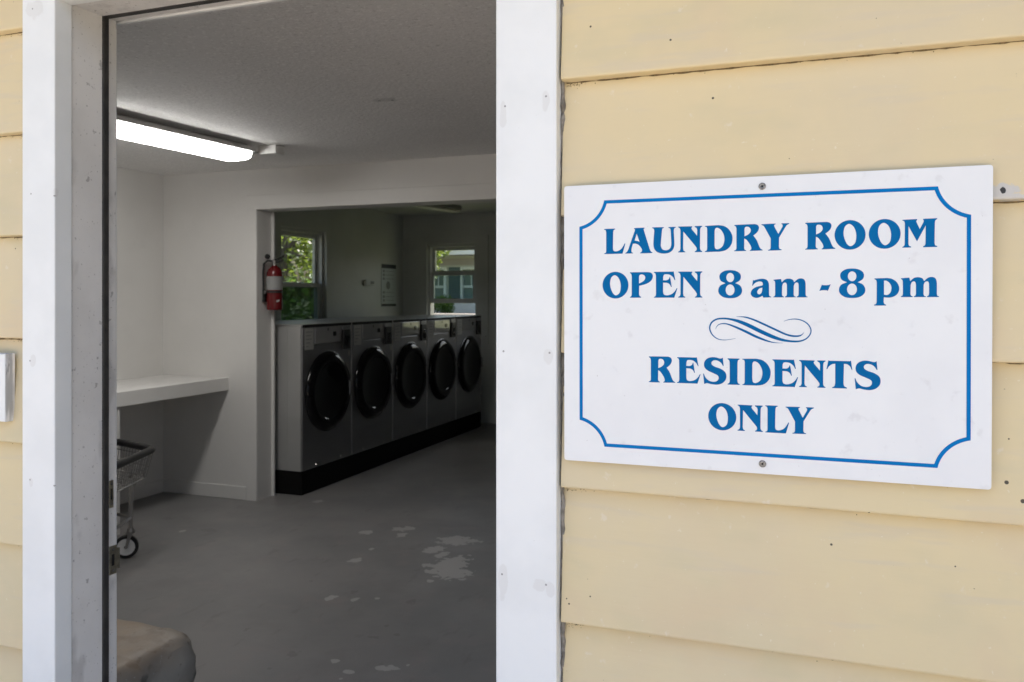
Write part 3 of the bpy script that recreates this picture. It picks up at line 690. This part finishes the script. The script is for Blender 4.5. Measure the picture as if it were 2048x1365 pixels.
# ------------------------------------------------------------------ plump sack on the floor inside the door
m = MB(); bm = m.bm
bmesh.ops.create_grid(bm, x_segments=1, y_segments=1, size=.5); bm.clear()
sx0, sx1, sy0, sy1, st = -2.62, -1.815, 1.60, 2.09, .360
nx, ny, nz = 26, 18, 14
def sackp(u, v, w_):
    # u, v, w_ in -1..1 -> pillow-shaped block
    e = 12
    l = (abs(u) ** e + abs(v) ** e + abs(w_) ** e) ** (1 / e); u, v, w_ = u / l, v / l, w_ / l
    p = Vector(((sx0 + sx1) / 2 + u * (sx1 - sx0) / 2, (sy0 + sy1) / 2 + v * (sy1 - sy0) / 2, st / 2 + w_ * st / 2))
    nrm = Vector((u ** 3, v ** 3, w_ ** 3)); nrm.normalize()
    k = mnoise.fractal(p * 6, 1, 2, 4) * .020 + mnoise.noise(p * 19) * .009
    cre = abs(mnoise.noise(Vector((p.x * 9 + 3, p.y * 9, p.z * 4)))); k -= .010 * max(0, .12 - cre) / .12
    if w_ > .6: k *= .3
    q = p + nrm * k
    q.z = max(q.z, .001)
    return q
verts = {}
def sv(u, v, w_):
    key = (round(u, 4), round(v, 4), round(w_, 4))
    if key not in verts: verts[key] = bm.verts.new(sackp(u, v, w_))
    return verts[key]
lin = lambda n: [-1 + 2 * i / n for i in range(n + 1)]
U, V_, W_ = lin(nx), lin(ny), lin(nz)
for sgn in (-1, 1):
    for i in range(nx):
        for j_ in range(ny): bm.faces.new([sv(U[i], V_[j_], sgn), sv(U[i + 1], V_[j_], sgn), sv(U[i + 1], V_[j_ + 1], sgn), sv(U[i], V_[j_ + 1], sgn)])
        for j_ in range(nz): bm.faces.new([sv(U[i], sgn, W_[j_]), sv(U[i + 1], sgn, W_[j_]), sv(U[i + 1], sgn, W_[j_ + 1]), sv(U[i], sgn, W_[j_ + 1])])
    for i in range(ny):
        for j_ in range(nz): bm.faces.new([sv(sgn, V_[i], W_[j_]), sv(sgn, V_[i + 1], W_[j_]), sv(sgn, V_[i + 1], W_[j_ + 1]), sv(sgn, V_[i], W_[j_ + 1])])
M_sack = paint('dusty_sack', (.34, .325, .29), (.26, .25, .225), 8, rough=.5, bump=.6, bscale=26, spots=[(9, .54, .62, (.10, .10, .095), .75), (30, .60, .68, (.06, .06, .06), .6), (60, .68, .72, (.5, .5, .49), .6)],
    ells=[([(((sx0 + sx1) / 2 - .02, (sy0 + sy1) / 2 + .02, st + .60), ((sx1 - sx0) * 1.6, (sy1 - sy0) * 1.6, .645))], (.42, .30, .195), .95, .03, 14)])
so = m.build('sack', M_sack, smooth=True)
tag(so, 'plump dusty sack with tan top lying just inside the doorway', 'sack')

# ================================================================== SIGN
SY = 1.319
sg = thing('laundry_sign', 'white rectangular sign with blue laundry room lettering screwed to the siding', 'sign', on_y(1556, 650, SY))
TLc, TRc, BRc, BLc = on_y(1128, 373, SY), on_y(1986.5, 329.5, SY), on_y(1983, 980.5, SY), on_y(1128.5, 920.5, SY)
P4 = [TLc, TRc, BRc, BLc]
outl = []
for i, p in enumerate(P4):
    a = (P4[i - 1] - p).normalized(); b = (P4[(i + 1) % 4] - p).normalized(); r_ = .005
    for k in range(6):
        t = k / 5; outl.append(p + a * r_ * (1 - t) ** 2 + b * r_ * t ** 2)
m = MB(); m.prism([(p.x, SY, p.z) for p in outl], (0, .004, 0)); m.build('panel', M_sign, sg, bev=.0006)
FY = SY - .0004
def px_to_plane(x, y): p = on_y(x, y, SY); return (p.x, p.z)
def smooth_path(pts, n=6):
    """(x, y) corner, (x, y, 1) smooth point -> dense closed outline"""
    out = []; N = len(pts)
    for i in range(N):
        p0, p1, p2, p3 = pts[i - 1], pts[i], pts[(i + 1) % N], pts[(i + 2) % N]
        s1, s2 = len(p1) > 2, len(p2) > 2
        if not s1 and not s2: out.append((p1[0], p1[1])); continue
        m1 = ((p2[0] - p0[0]) / 2, (p2[1] - p0[1]) / 2) if s1 else (p2[0] - p1[0], p2[1] - p1[1])
        m2 = ((p3[0] - p1[0]) / 2, (p3[1] - p1[1]) / 2) if s2 else (p2[0] - p1[0], p2[1] - p1[1])
        d = math.hypot(p2[0] - p1[0], p2[1] - p1[1])
        def cl(mv):
            l = math.hypot(*mv); return mv if l < 1.3 * d or l == 0 else (mv[0] * 1.3 * d / l, mv[1] * 1.3 * d / l)
        m1, m2 = cl(m1), cl(m2)
        for k in range(n):
            t = k / n; h00 = 2 * t ** 3 - 3 * t ** 2 + 1; h10 = t ** 3 - 2 * t ** 2 + t; h01 = -2 * t ** 3 + 3 * t ** 2; h11 = t ** 3 - t ** 2
            out.append((h00 * p1[0] + h10 * m1[0] + h01 * p2[0] + h11 * m2[0], h00 * p1[1] + h10 * m1[1] + h01 * p2[1] + h11 * m2[1]))
    return out
def ell(cx, cy, rx, ry, n=16): return [(cx + rx * math.cos(2 * math.pi * k / n), cy + ry * math.sin(2 * math.pi * k / n), 1) for k in range(n)]
ZM = {1: (1200, 440, 10.24), 2: (1400, 430, 10.24), 3: (1590, 425, 6.8267), 4: (1190, 530, 8.5333), 5: (1420, 530, 8.5333), 6: (1640, 530, 8.192), 7: (1280, 700, 7.877), 8: (1520, 700, 7.877)}
G = {
 'L': (1, [[(85, 190), (312, 182), (312, 196), (282, 212, 1), (271, 250), (266, 600), (283, 638, 1), (330, 648, 1), (400, 625, 1), (455, 575, 1), (508, 482), (520, 490), (462, 695), (88, 703), (88, 690), (118, 676, 1), (128, 645), (128, 255), (115, 216, 1), (88, 204)]]),
 'A': (1, [[(697, 172), (912, 162), (912, 176), (895, 194, 1), (902, 225), (1025, 620), (1045, 652, 1), (1072, 665), (1072, 681), (825, 688), (825, 674), (850, 660, 1), (862, 620, 1), (840, 570, 1), (790, 515, 1), (730, 490, 1), (675, 492), (648, 590, 1), (645, 645, 1), (655, 668, 1), (680, 680), (678, 690), (520, 693), (522, 680), (555, 655, 1), (580, 610), (716, 218), (716, 200, 1), (700, 185)], [(752, 285), (812, 455), (770, 436, 1), (710, 428)]]),
 'U': (1, [[(1068, 157), (1308, 152), (1308, 165), (1280, 182, 1), (1270, 215), (1248, 470), (1248, 545, 1), (1280, 605, 1), (1345, 626, 1), (1410, 608, 1), (1450, 560, 1), (1462, 480), (1450, 225), (1438, 183, 1), (1403, 163), (1402, 150), (1552, 145), (1552, 158), (1522, 178, 1), (1511, 215), (1523, 450), (1522, 530, 1), (1495, 610, 1), (1420, 672, 1), (1300, 692, 1), (1180, 665, 1), (1115, 600, 1), (1096, 520, 1), (1096, 440), (1112, 225), (1103, 190, 1), (1070, 170)]]),
 'N': (4, [[(1420, 118), (1662, 118), (1662, 130), (1648, 148, 1), (1655, 172), (1745, 280), (1748, 185), (1738, 153, 1), (1705, 130), (1705, 115), (1832, 113), (1832, 125), (1806, 145, 1), (1797, 180), (1795, 500), (1806, 530, 1), (1832, 548), (1832, 560), (1705, 560), (1705, 548), (1732, 532, 1), (1738, 495, 1), (1715, 455, 1), (1690, 424), (1510, 205), (1505, 495), (1514, 532, 1), (1540, 548), (1540, 560), (1420, 560), (1420, 548), (1448, 533, 1), (1460, 500), (1460, 185), (1450, 150, 1), (1422, 130)]]),
 'D': (2, [[(98, 230), (330, 216), (400, 216, 1), (510, 240, 1), (600, 310, 1), (655, 410, 1), (666, 500, 1), (645, 600, 1), (590, 680, 1), (510, 732, 1), (400, 755, 1), (330, 757), (100, 763), (100, 750), (135, 732, 1), (147, 695), (147, 290), (135, 255, 1), (100, 243)], [(300, 330), (315, 283, 1), (355, 268, 1), (420, 300, 1), (475, 380, 1), (500, 470, 1), (495, 560, 1), (465, 640, 1), (410, 690, 1), (350, 708, 1), (310, 685, 1), (298, 620)]]),
 'R': (2, [[(702, 210), (1060, 194), (1130, 194, 1), (1185, 215, 1), (1208, 265, 1), (1190, 330, 1), (1150, 380, 1), (1092, 425), (1160, 520, 1), (1210, 640, 1), (1240, 695, 1), (1282, 718), (1282, 731), (1020, 742), (1020, 729), (1045, 712, 1), (1052, 680, 1), (1030, 620, 1), (960, 520, 1), (908, 485), (905, 680), (915, 712, 1), (945, 729), (945, 742), (700, 747), (700, 735), (735, 718, 1), (747, 685), (747, 285), (735, 246, 1), (704, 224)], [(912, 285), (925, 257, 1), (960, 245, 1), (1010, 258, 1), (1038, 305, 1), (1030, 360, 1), (980, 410, 1), (912, 442)]]),
 'Y': (2, [[(1256, 195), (1548, 180), (1548, 192), (1520, 212, 1), (1524, 245), (1605, 395), (1690, 245), (1692, 207, 1), (1668, 189), (1668, 176), (1828, 172), (1828, 185), (1778, 213, 1), (1750, 250), (1620, 470), (1617, 655), (1628, 695, 1), (1672, 712), (1672, 725), (1395, 735), (1395, 722), (1436, 705, 1), (1448, 670), (1448, 485), (1330, 270), (1302, 228, 1), (1260, 208)]]),
 'O': (4, [ell(351, 348, 221, 227), [(335, 178, 1), (395, 215, 1), (430, 290, 1), (440, 380, 1), (422, 475, 1), (362, 522, 1), (310, 490, 1), (270, 400, 1), (258, 310, 1), (278, 222, 1)]]),
 'M': (3, [[(1465, 104), (1668, 93), (1668, 105), (1656, 122, 1), (1662, 142), (1703, 230), (1753, 138), (1757, 114, 1), (1748, 102), (1750, 90), (1942, 82), (1942, 92), (1916, 112, 1), (1909, 145), (1905, 420), (1914, 450, 1), (1942, 462), (1942, 473), (1748, 478), (1748, 467), (1774, 450, 1), (1782, 425), (1785, 180), (1665, 398), (1550, 190), (1548, 430), (1557, 458, 1), (1585, 469), (1585, 481), (1465, 484), (1465, 473), (1490, 458, 1), (1498, 430), (1500, 150), (1490, 124, 1), (1466, 114)]]),
 'P': (4, [[(595, 130), (840, 126), (905, 126, 1), (958, 138, 1), (986, 178, 1), (982, 230, 1), (945, 285, 1), (870, 328, 1), (755, 360), (752, 500), (763, 532, 1), (788, 549), (788, 562), (597, 562), (597, 550), (620, 535, 1), (628, 500), (628, 200), (620, 160, 1), (597, 143)], [(752, 200), (768, 173, 1), (805, 165, 1), (845, 185, 1), (858, 220, 1), (845, 260, 1), (805, 295, 1), (752, 320)]]),
 'E': (4, [[(1005, 122), (1325, 118), (1342, 113), (1372, 262), (1362, 265), (1330, 210, 1), (1280, 172, 1), (1220, 162, 1), (1180, 170, 1), (1165, 205), (1163, 265), (1220, 265, 1), (1258, 245, 1), (1275, 208), (1283, 210), (1310, 378), (1300, 380), (1275, 335, 1), (1235, 310, 1), (1163, 305), (1163, 470), (1180, 510, 1), (1235, 522, 1), (1310, 500, 1), (1365, 450, 1), (1395, 398), (1407, 402), (1352, 566), (1340, 561), (1005, 562), (1005, 550), (1033, 535, 1), (1042, 500), (1040, 180), (1030, 150, 1), (1007, 134)]]),
 '8': (5, [[(345, 93, 1), (440, 105, 1), (510, 150, 1), (528, 210, 1), (505, 268, 1), (432, 315), (510, 352, 1), (548, 425, 1), (530, 500, 1), (455, 555, 1), (345, 570, 1), (235, 555, 1), (160, 500, 1), (142, 430, 1), (175, 357, 1), (265, 315), (186, 275, 1), (160, 210, 1), (180, 150, 1), (250, 105, 1)], ell(345, 218, 66, 80, 12), ell(343, 430, 76, 94, 12)]),
 'a': (5, [[(735, 258), (750, 268), (830, 246, 1), (910, 240, 1), (970, 260, 1), (1003, 315, 1), (1008, 400), (1008, 510), (1018, 536, 1), (1042, 545), (1042, 556), (910, 560), (895, 528), (850, 553, 1), (785, 565, 1), (720, 540, 1), (695, 488, 1), (720, 425, 1), (790, 380, 1), (890, 355), (903, 335, 1), (893, 300, 1), (855, 285, 1), (800, 295, 1), (755, 325, 1), (730, 360), (720, 356)], [(893, 390), (845, 405, 1), (810, 445, 1), (810, 485, 1), (840, 505, 1), (875, 485, 1), (890, 440, 1)]]),
 'm': (5, [[(1082, 255), (1212, 243), (1225, 300), (1280, 250, 1), (1350, 237, 1), (1410, 255, 1), (1438, 300), (1490, 250, 1), (1550, 233, 1), (1605, 250, 1), (1630, 310, 1), (1632, 400), (1632, 510), (1642, 535, 1), (1665, 545), (1665, 556), (1480, 556), (1480, 545), (1505, 530, 1), (1513, 500), (1513, 350), (1505, 315, 1), (1480, 302, 1), (1448, 318, 1), (1430, 360), (1428, 505), (1438, 535, 1), (1462, 545), (1462, 556), (1280, 556), (1280, 545), (1305, 530, 1), (1313, 500), (1312, 350), (1302, 315, 1), (1278, 303, 1), (1248, 320, 1), (1232, 360), (1228, 505), (1238, 533, 1), (1262, 545), (1262, 556), (1082, 556), (1082, 545), (1106, 532, 1), (1113, 505), (1112, 310), (1105, 280, 1), (1084, 267)]]),
 '-': (6, [[(32, 325), (45, 335), (90, 336, 1), (140, 333), (175, 318), (128, 432), (118, 420), (70, 415, 1), (25, 418), (-11, 430)]]),
 'p': (6, [[(890, 225), (1060, 219), (1110, 219, 1), (1185, 234, 1), (1260, 290, 1), (1298, 375, 1), (1280, 460, 1), (1220, 515, 1), (1140, 537, 1), (1045, 533), (1042, 605), (1053, 640, 1), (1082, 655), (1082, 668), (885, 668), (885, 655), (918, 640, 1), (928, 605), (930, 290), (920, 252, 1), (892, 237)], [(1048, 260), (1090, 262, 1), (1140, 300, 1), (1170, 365, 1), (1160, 440, 1), (1125, 485, 1), (1085, 497, 1), (1048, 490)]]),
 'S': (7, [[(1305, 125), (1318, 252), (1308, 254), (1275, 205, 1), (1225, 172, 1), (1170, 165, 1), (1130, 190, 1), (1130, 230, 1), (1175, 265, 1), (1270, 300, 1), (1340, 350, 1), (1362, 415, 1), (1345, 480, 1), (1290, 530, 1), (1210, 550, 1), (1120, 540, 1), (1060, 525, 1), (1012, 538), (995, 375), (1005, 375), (1035, 440, 1), (1090, 488, 1), (1160, 505, 1), (1215, 490, 1), (1240, 450, 1), (1225, 405, 1), (1160, 370, 1), (1065, 325, 1), (1015, 270, 1), (1012, 200, 1), (1050, 145, 1), (1120, 118, 1), (1190, 120, 1), (1260, 138, 1), (1290, 135)]]),
 'I': (7, [[(1380, 135), (1568, 140), (1568, 152), (1545, 167, 1), (1537, 200), (1535, 490), (1545, 525, 1), (1570, 540), (1570, 553), (1380, 548), (1380, 536), (1406, 520, 1), (1415, 485), (1413, 200), (1405, 167, 1), (1382, 148)]]),
 'T': (8, [[(1078, 163), (1092, 173), (1415, 180), (1432, 170), (1455, 320), (1445, 318), (1415, 260, 1), (1370, 227, 1), (1322, 222), (1315, 525), (1327, 572, 1), (1370, 598), (1370, 610), (1135, 603), (1135, 592), (1172, 572, 1), (1185, 530), (1185, 220), (1135, 228, 1), (1090, 258, 1), (1058, 305), (1047, 305)]]),
}
def glyph_plane(ch):
    zi, cs = G[ch]; ox, oy, sc = ZM[zi]
    return [[px_to_plane(ox + x / sc, oy + y / sc) for x, y in smooth_path(c_)] for c_ in cs]
def fill(mb, contours):
    polys = [[Vector((x, z, 0)) for x, z in c_] for c_ in contours]
    flat = [p for c_ in polys for p in c_]
    vs = [mb.bm.verts.new((p.x, FY, p.y)) for p in flat]
    for t in tessellate_polygon(polys):
        try: mb.bm.faces.new([vs[i] for i in t])
        except ValueError: pass
REPEAT = [('N', 1356.3, 1404.4, 452.9, 504.9), ('R', 1610.2, 1670.6, 444.8, 499.3), ('O', 1669.1, 1731.1, 440.8, 499.7), ('O', 1737.5, 1801.2, 438.6, 497.9),
          ('8', 1677.8, 1730.7, 537.6, 596.5), ('m', 1801.7, 1878, 554.6, 594.6), ('R', 1297.5, 1350.5, 713.4, 765.6), ('E', 1354.3, 1401.2, 714.7, 767.6), ('D', 1484.6, 1541.3, 718, 771.6),
          ('E', 1544.8, 1596.2, 719.2, 774.4), ('N', 1598.1, 1651, 721, 775.3), ('S', 1709.2, 1761.2, 721.8, 780.6), ('O', 1416.5, 1472.6, 806.7, 861), ('N', 1475.1, 1525.5, 810.7, 863.0), ('L', 1530.4, 1578.2, 812.0, 866.4), ('Y', 1570.9, 1627.7, 814.3, 868.3)]
mb = MB()
LINES = [('LAUDRY', 0, 1), ('M', 1, 4), ('OPEN', 0, 0), ('8am-p', 4, 6), ('SIT', 6, 12), ('', 12, 16)]
def place(mb, ch, xl, xr, yt, yb_):
    gl = glyph_plane(ch); X0 = min(x for c_ in gl for x, z in c_); X1 = max(x for c_ in gl for x, z in c_); Za = min(z for c_ in gl for x, z in c_); Zb = max(z for c_ in gl for x, z in c_)
    xm = (xl + xr) / 2; a0 = px_to_plane(xl, yt)[0]; a1 = px_to_plane(xr, yt)[0]; b1 = px_to_plane(xm, yt)[1]; b0 = px_to_plane(xm, yb_)[1]
    fill(mb, [[(a0 + (x - X0) / (X1 - X0) * (a1 - a0), b0 + (z - Za) / (Zb - Za) * (b1 - b0)) for x, z in c_] for c_ in gl])
for own, i0, i1 in LINES:
    mb = MB()
    for ch in own: fill(mb, glyph_plane(ch))
    for q in REPEAT[i0:i1]: place(mb, *q)
    mb.build('lettering', M_blue, sg)
# scroll ornament
SCR = [[(545, 508, 4), (450, 528, 8), (340, 538, 12), (230, 520, 16), (140, 455, 22), (92, 370, 26), (88, 290, 28), (130, 215, 30), (220, 165, 30), (340, 155, 32), (460, 170, 40), (580, 200, 56), (700, 245, 68), (820, 300, 72), (960, 370, 72), (1100, 435, 72), (1230, 490, 66), (1370, 535, 50), (1500, 558, 40), (1620, 565, 34), (1720, 552, 28), (1810, 510, 24), (1870, 440, 22), (1888, 370, 22), (1870, 310, 22), (1820, 245, 22), (1740, 195, 20), (1640, 168, 18), (1540, 168, 14), (1460, 185, 10), (1400, 207, 4)],
       [(560, 122, 3), (650, 125, 14), (740, 137, 26), (860, 175, 32), (1000, 235, 36), (1150, 305, 36), (1300, 375, 36), (1420, 430, 34), (1530, 463, 34), (1620, 470, 32), (1690, 462, 26), (1735, 435, 14), (1765, 395, 3)],
       [(190, 345, 3), (205, 305, 10), (250, 262, 16), (320, 247, 20), (400, 255, 24), (500, 290, 32), (620, 340, 40), (760, 405, 46), (880, 465, 46), (1000, 515, 40), (1120, 558, 28), (1240, 585, 14), (1380, 593, 3)]]
mb = MB()
for st_ in SCR:
    D = []
    for i in range(len(st_) - 1):
        p0, p1, p2, p3 = st_[max(i - 1, 0)], st_[i], st_[i + 1], st_[min(i + 2, len(st_) - 1)]
        for k in range(5):
            t = k / 5; D.append(tuple(.5 * (2 * p1[q] + (p2[q] - p0[q]) * t + (2 * p0[q] - 5 * p1[q] + 4 * p2[q] - p3[q]) * t * t + (3 * p1[q] - p0[q] - 3 * p2[q] + p3[q]) * t ** 3) for q in range(3)))
    D.append(st_[-1]); prev = None
    for i, (x, y, w_) in enumerate(D):
        a, b = D[max(i - 1, 0)], D[min(i + 1, len(D) - 1)]; tx, ty = b[0] - a[0], b[1] - a[1]; l = math.hypot(tx, ty)
        hw = max(w_, 5) * .46; nx_, ny_ = -ty / l * hw, tx / l * hw
        cur = []
        for s_ in (1, -1):
            q = px_to_plane(1410 + (x + s_ * nx_) / 8.904, 620 + (y + s_ * ny_) / 8.904); cur.append(mb.bm.verts.new((q[0], FY, q[1])))
        if prev: mb.bm.faces.new([prev[0], prev[1], cur[1], cur[0]])
        prev = cur
mb.build('scroll_ornament', M_blue, sg)
# border with scooped corners
bl_, tr_ = px_to_plane(1162.5, 843), px_to_plane(1938.5, 430)
c0 = px_to_plane(1162, 406.5); c1 = px_to_plane(1938, 374.5); c2 = px_to_plane(1937, 936.5); c3 = px_to_plane(1162.5, 887.5)
CN = [Vector(c0), Vector(c1), Vector(c2), Vector(c3)]
rad = (px_to_plane(1211, 403)[0] - c0[0])
def border(off):
    out = []; ctr = sum(CN, Vector((0, 0))) / 4
    for i, p in enumerate(CN):
        a = (CN[i - 1] - p).normalized(); b = (CN[(i + 1) % 4] - p).normalized()
        q = p + (a + b) * off; r_ = rad + off * .15
        r2 = rad + off
        # shallow concave arc, its centre a little outside the corner
        qo = rad * .32; R0 = math.hypot(rad + qo, qo) + off
        t0 = math.asin((qo + off) / R0)
        for k in range(15):
            t = t0 + (math.pi / 2 - 2 * t0) * k / 14
            out.append(p + a * (R0 * math.cos(t) - qo) + b * (R0 * math.sin(t) - qo))
    return out
o1, o2 = border(-.0027), border(.0027)
mb = MB(); n = len(o1)
va = [mb.bm.verts.new((p.x, FY, p.y)) for p in o1]; vb = [mb.bm.verts.new((p.x, FY, p.y)) for p in o2]
for i in range(n): mb.bm.faces.new([va[i], va[(i + 1) % n], vb[(i + 1) % n], vb[i]])
mb.build('border_line', M_blue2, sg)
for px, py in ((1524.5, 373), (1525, 928)):
    p = on_y(px, py, SY); T = Matrix.Translation(p) @ Matrix.Rotation(R(90), 4, 'X')
    m = MB(); m.lathe([(0, .0006), (.0016, .0006), (.0020, .0022), (.0038, .0024), (.0052, .0016), (.0056, 0)], T, 20); sc_ = m.build('screw', M_screw, sg, smooth=True)
    m = MB(); m.lathe([(0, .0008), (.0018, .0008)], T, 6); m.build('drive_recess', M_black, sc_)

# ================================================================== OUTSIDE, seen through the windows
def leaves(clumps, n, size, seed):
    rnd = random.Random(seed); m = MB()
    for _ in range(n):
        c, r_ = rnd.choice(clumps)
        while True:
            q = Vector((rnd.uniform(-1, 1), rnd.uniform(-1, 1), rnd.uniform(-1, 1)))
            if .25 < q.length < 1: break
        p = c + q * r_
        s_ = size * rnd.uniform(.6, 1.3)
        t = Vector((rnd.gauss(0, 1), rnd.gauss(0, 1), rnd.gauss(-.4, .6))).normalized(); n_ = t.cross(Vector((rnd.gauss(0, 1), rnd.gauss(0, 1), rnd.gauss(0, 1)))).normalized()
        m.poly([p - t * s_, p + n_ * s_ * .45 - t * s_ * .1, p + t * s_, p - n_ * s_ * .45 - t * s_ * .1])
    return m
LEAF1 = leaf_mat('bright_maple_leaf', (.042, .075, .018), (.105, .155, .032)); LEAF2 = leaf_mat('dark_shrub_leaf', (.035, .075, .025), (.06, .12, .035)); LEAF3 = leaf_mat('hedge_leaf', (.05, .11, .03), (.09, .17, .045))
def tree(label, base, h, crown_r, n, size, seed, lm, name='tree', cat='tree', low=.35, group=None):
    rnd = random.Random(seed); r = thing(name, label, cat, base, group)
    m = MB(); b = Vector(base); top = b + Vector((.1, .1, h * .62))
    m.tube([b, b + Vector((.02, .03, h * .3)), top], [.11, .09, .05], 9)
    cl_ = []
    for k in range(16):
        q = R(rnd.uniform(0, 360)); rr_ = crown_r * rnd.uniform(.25, .9); zc = h * rnd.uniform(low, .95)
        c_ = b + Vector((math.cos(q) * rr_, math.sin(q) * rr_, zc)); cl_.append((c_, crown_r * rnd.uniform(.25, .45)))
        if k < 9:
            st_ = b + Vector((.03, .05, h * rnd.uniform(.25, .55))); m.tube([st_, st_.lerp(c_, .5) + Vector((0, 0, .1)), c_], [.04, .025, .01], 6)
    m.build('trunk', M_wood, r, smooth=True)
    leaves(cl_, n, size, seed + 1).build('crown', lm, r)
    return r
tree('leafy tree with bright sunlit crown outside the side wall window', (-9.6, 13.2, .2), 4.6, 2.3, 9000, .06, 11, LEAF1, low=.30)
tree('taller leafy tree standing behind the sunlit one', (-13.5, 18.0, .6), 7.0, 3.4, 4500, .13, 12, LEAF1, low=.2)
def bush(label, c, rx, h, n, size, seed, lm, group=None):
    rnd = random.Random(seed); r = thing('shrub', label, 'shrub', c, group)
    m = MB()
    for k in range(6): 
        q = R(60 * k); m.tube([c, Vector(c) + Vector((math.cos(q) * rx * .5, math.sin(q) * rx * .4, h * .7))], [.02, .008], 5)
    m.build('stem', M_wood, r)
    cl_ = [(Vector(c) + Vector((rnd.uniform(-rx, rx), rnd.uniform(-.35, .35), h * rnd.uniform(.3, .75))), h * rnd.uniform(.25, .38)) for _ in range(12)]
    leaves(cl_, n, size, seed).build('foliage', lm, r)
for k, (x, y) in enumerate(((-7.9, 11.0), (-9.2, 12.0), (-10.6, 14.0))):
    bush(['dark green shrub nearest the side wall window', 'dark green shrub at the foot of the sunlit tree', 'dark green shrub past the sunlit tree'][k], (x, y, .15), 1.0, 1.55, 1500, .06, 30 + k, LEAF2, 'dark shrubs outside the side wall window')
tree('young yellow-green tree at the corner of the house opposite', (-10.9, 21.8, .9), 3.6, .95, 1300, .08, 15, LEAF1, low=.35)

# house opposite
HYF = 24.0; gz = .91
nh = thing('house', 'low grey-green house opposite, seen through the end wall window', 'house', (-9, HYF, gz))
M_hs = paint('grey_green_siding', (.62, .64, .58), (.57, .59, .54), 1.5, rough=.7, bump=.3, bscale=20, bstretch=(.05, 1, 1))
wins = []
def hx(px): return on_y(px, 597, HYF).x
def hz(py): return on_y(905, py, HYF).z
w_a = (hx(862), hx(888)); sh_ = (hx(898.5), hx(921.5)); w_b = (hx(925), hx(957))
wz0, wz1 = hz(598), hz(540)
m = MB(); xs_ = -16
for a, b in (w_a, w_b):
    m.box(xs_, a, HYF, HYF + 6, gz - .4, hz(512)); m.box(a, b, HYF, HYF + .2, gz - .4, wz0); m.box(a, b, HYF, HYF + .2, wz1, hz(512)); m.box(a, b, HYF + .9, HYF + 6, gz - .4, hz(512)); xs_ = b
m.box(xs_, 4, HYF, HYF + 6, gz - .4, hz(512)); m.build('wall', M_hs, nh)
m = MB(); m.prism([(-16.6, HYF - .75, hz(512)), (-16.6, HYF + 6.5, hz(512)), (-16.6, HYF + 3, hz(512) + 2.0)], (21.2, 0, 0)); m.build('roof', paint('grey_shingle', (.22, .20, .19), (.28, .26, .25), 6, rough=.95), nh)
m = MB(); m.box(-16.6, 4.6, HYF - .86, HYF - .755, hz(513), hz(501)); m.build('gutter', paint('white_gutter', (.88, .87, .85), rough=.4), nh)
m = MB(); m.box(-16.4, 4.4, HYF - .03, HYF - .001, hz(531), hz(518)); m.build('frieze_board', paint('grey_frieze', (.45, .42, .40), rough=.6), nh)
M_hf = paint('pale_house_trim', (.80, .84, .80), rough=.5)
for (a, b), nm in ((w_a, 0), (w_b, 1)):
    m = MB(); t = .09; mid = hz(574)
    for q in ((a - t, a, wz0 - t, wz1 + t), (b, b + t, wz0 - t, wz1 + t), (a, b, wz1, wz1 + t), (a, b, wz0 - t, wz0)): m.box(q[0], q[1], HYF - .04, HYF - .002, q[2], q[3])
    m.box(a, b, HYF + .05, HYF + .09, mid - .04, mid + .04); m.box((a + b) / 2 - .015, (a + b) / 2 + .015, HYF + .06, HYF + .08, mid + .04, wz1)
    fo = m.build('window', M_hf, nh)
    m = MB(); m.box(a, b, HYF + .10, HYF + .11, wz0, wz1); m.build('pane', paint('dim_house_glass', (.22, .28, .26), rough=.08) if 'dim_house_glass' not in bpy.data.materials else bpy.data.materials['dim_house_glass'], fo)
m = MB(); m.box(sh_[0], sh_[1], HYF - .05, HYF - .002, wz0 - .08, wz1 + .08)
for k in range(14):
    z_ = wz0 + (wz1 - wz0) * (k + .5) / 14; m.box(sh_[0] + .05, sh_[1] - .05, HYF - .062, HYF - .0505, z_ - .02, z_ + .008)
m.build('shutter', paint('dark_teal_shutter', (.085, .13, .135), rough=.5), nh)
bush('rounded green shrub below the windows of the house opposite', (hx(895), HYF - 1.0, gz - .1), .75, .72, 1500, .05, 41, LEAF3)
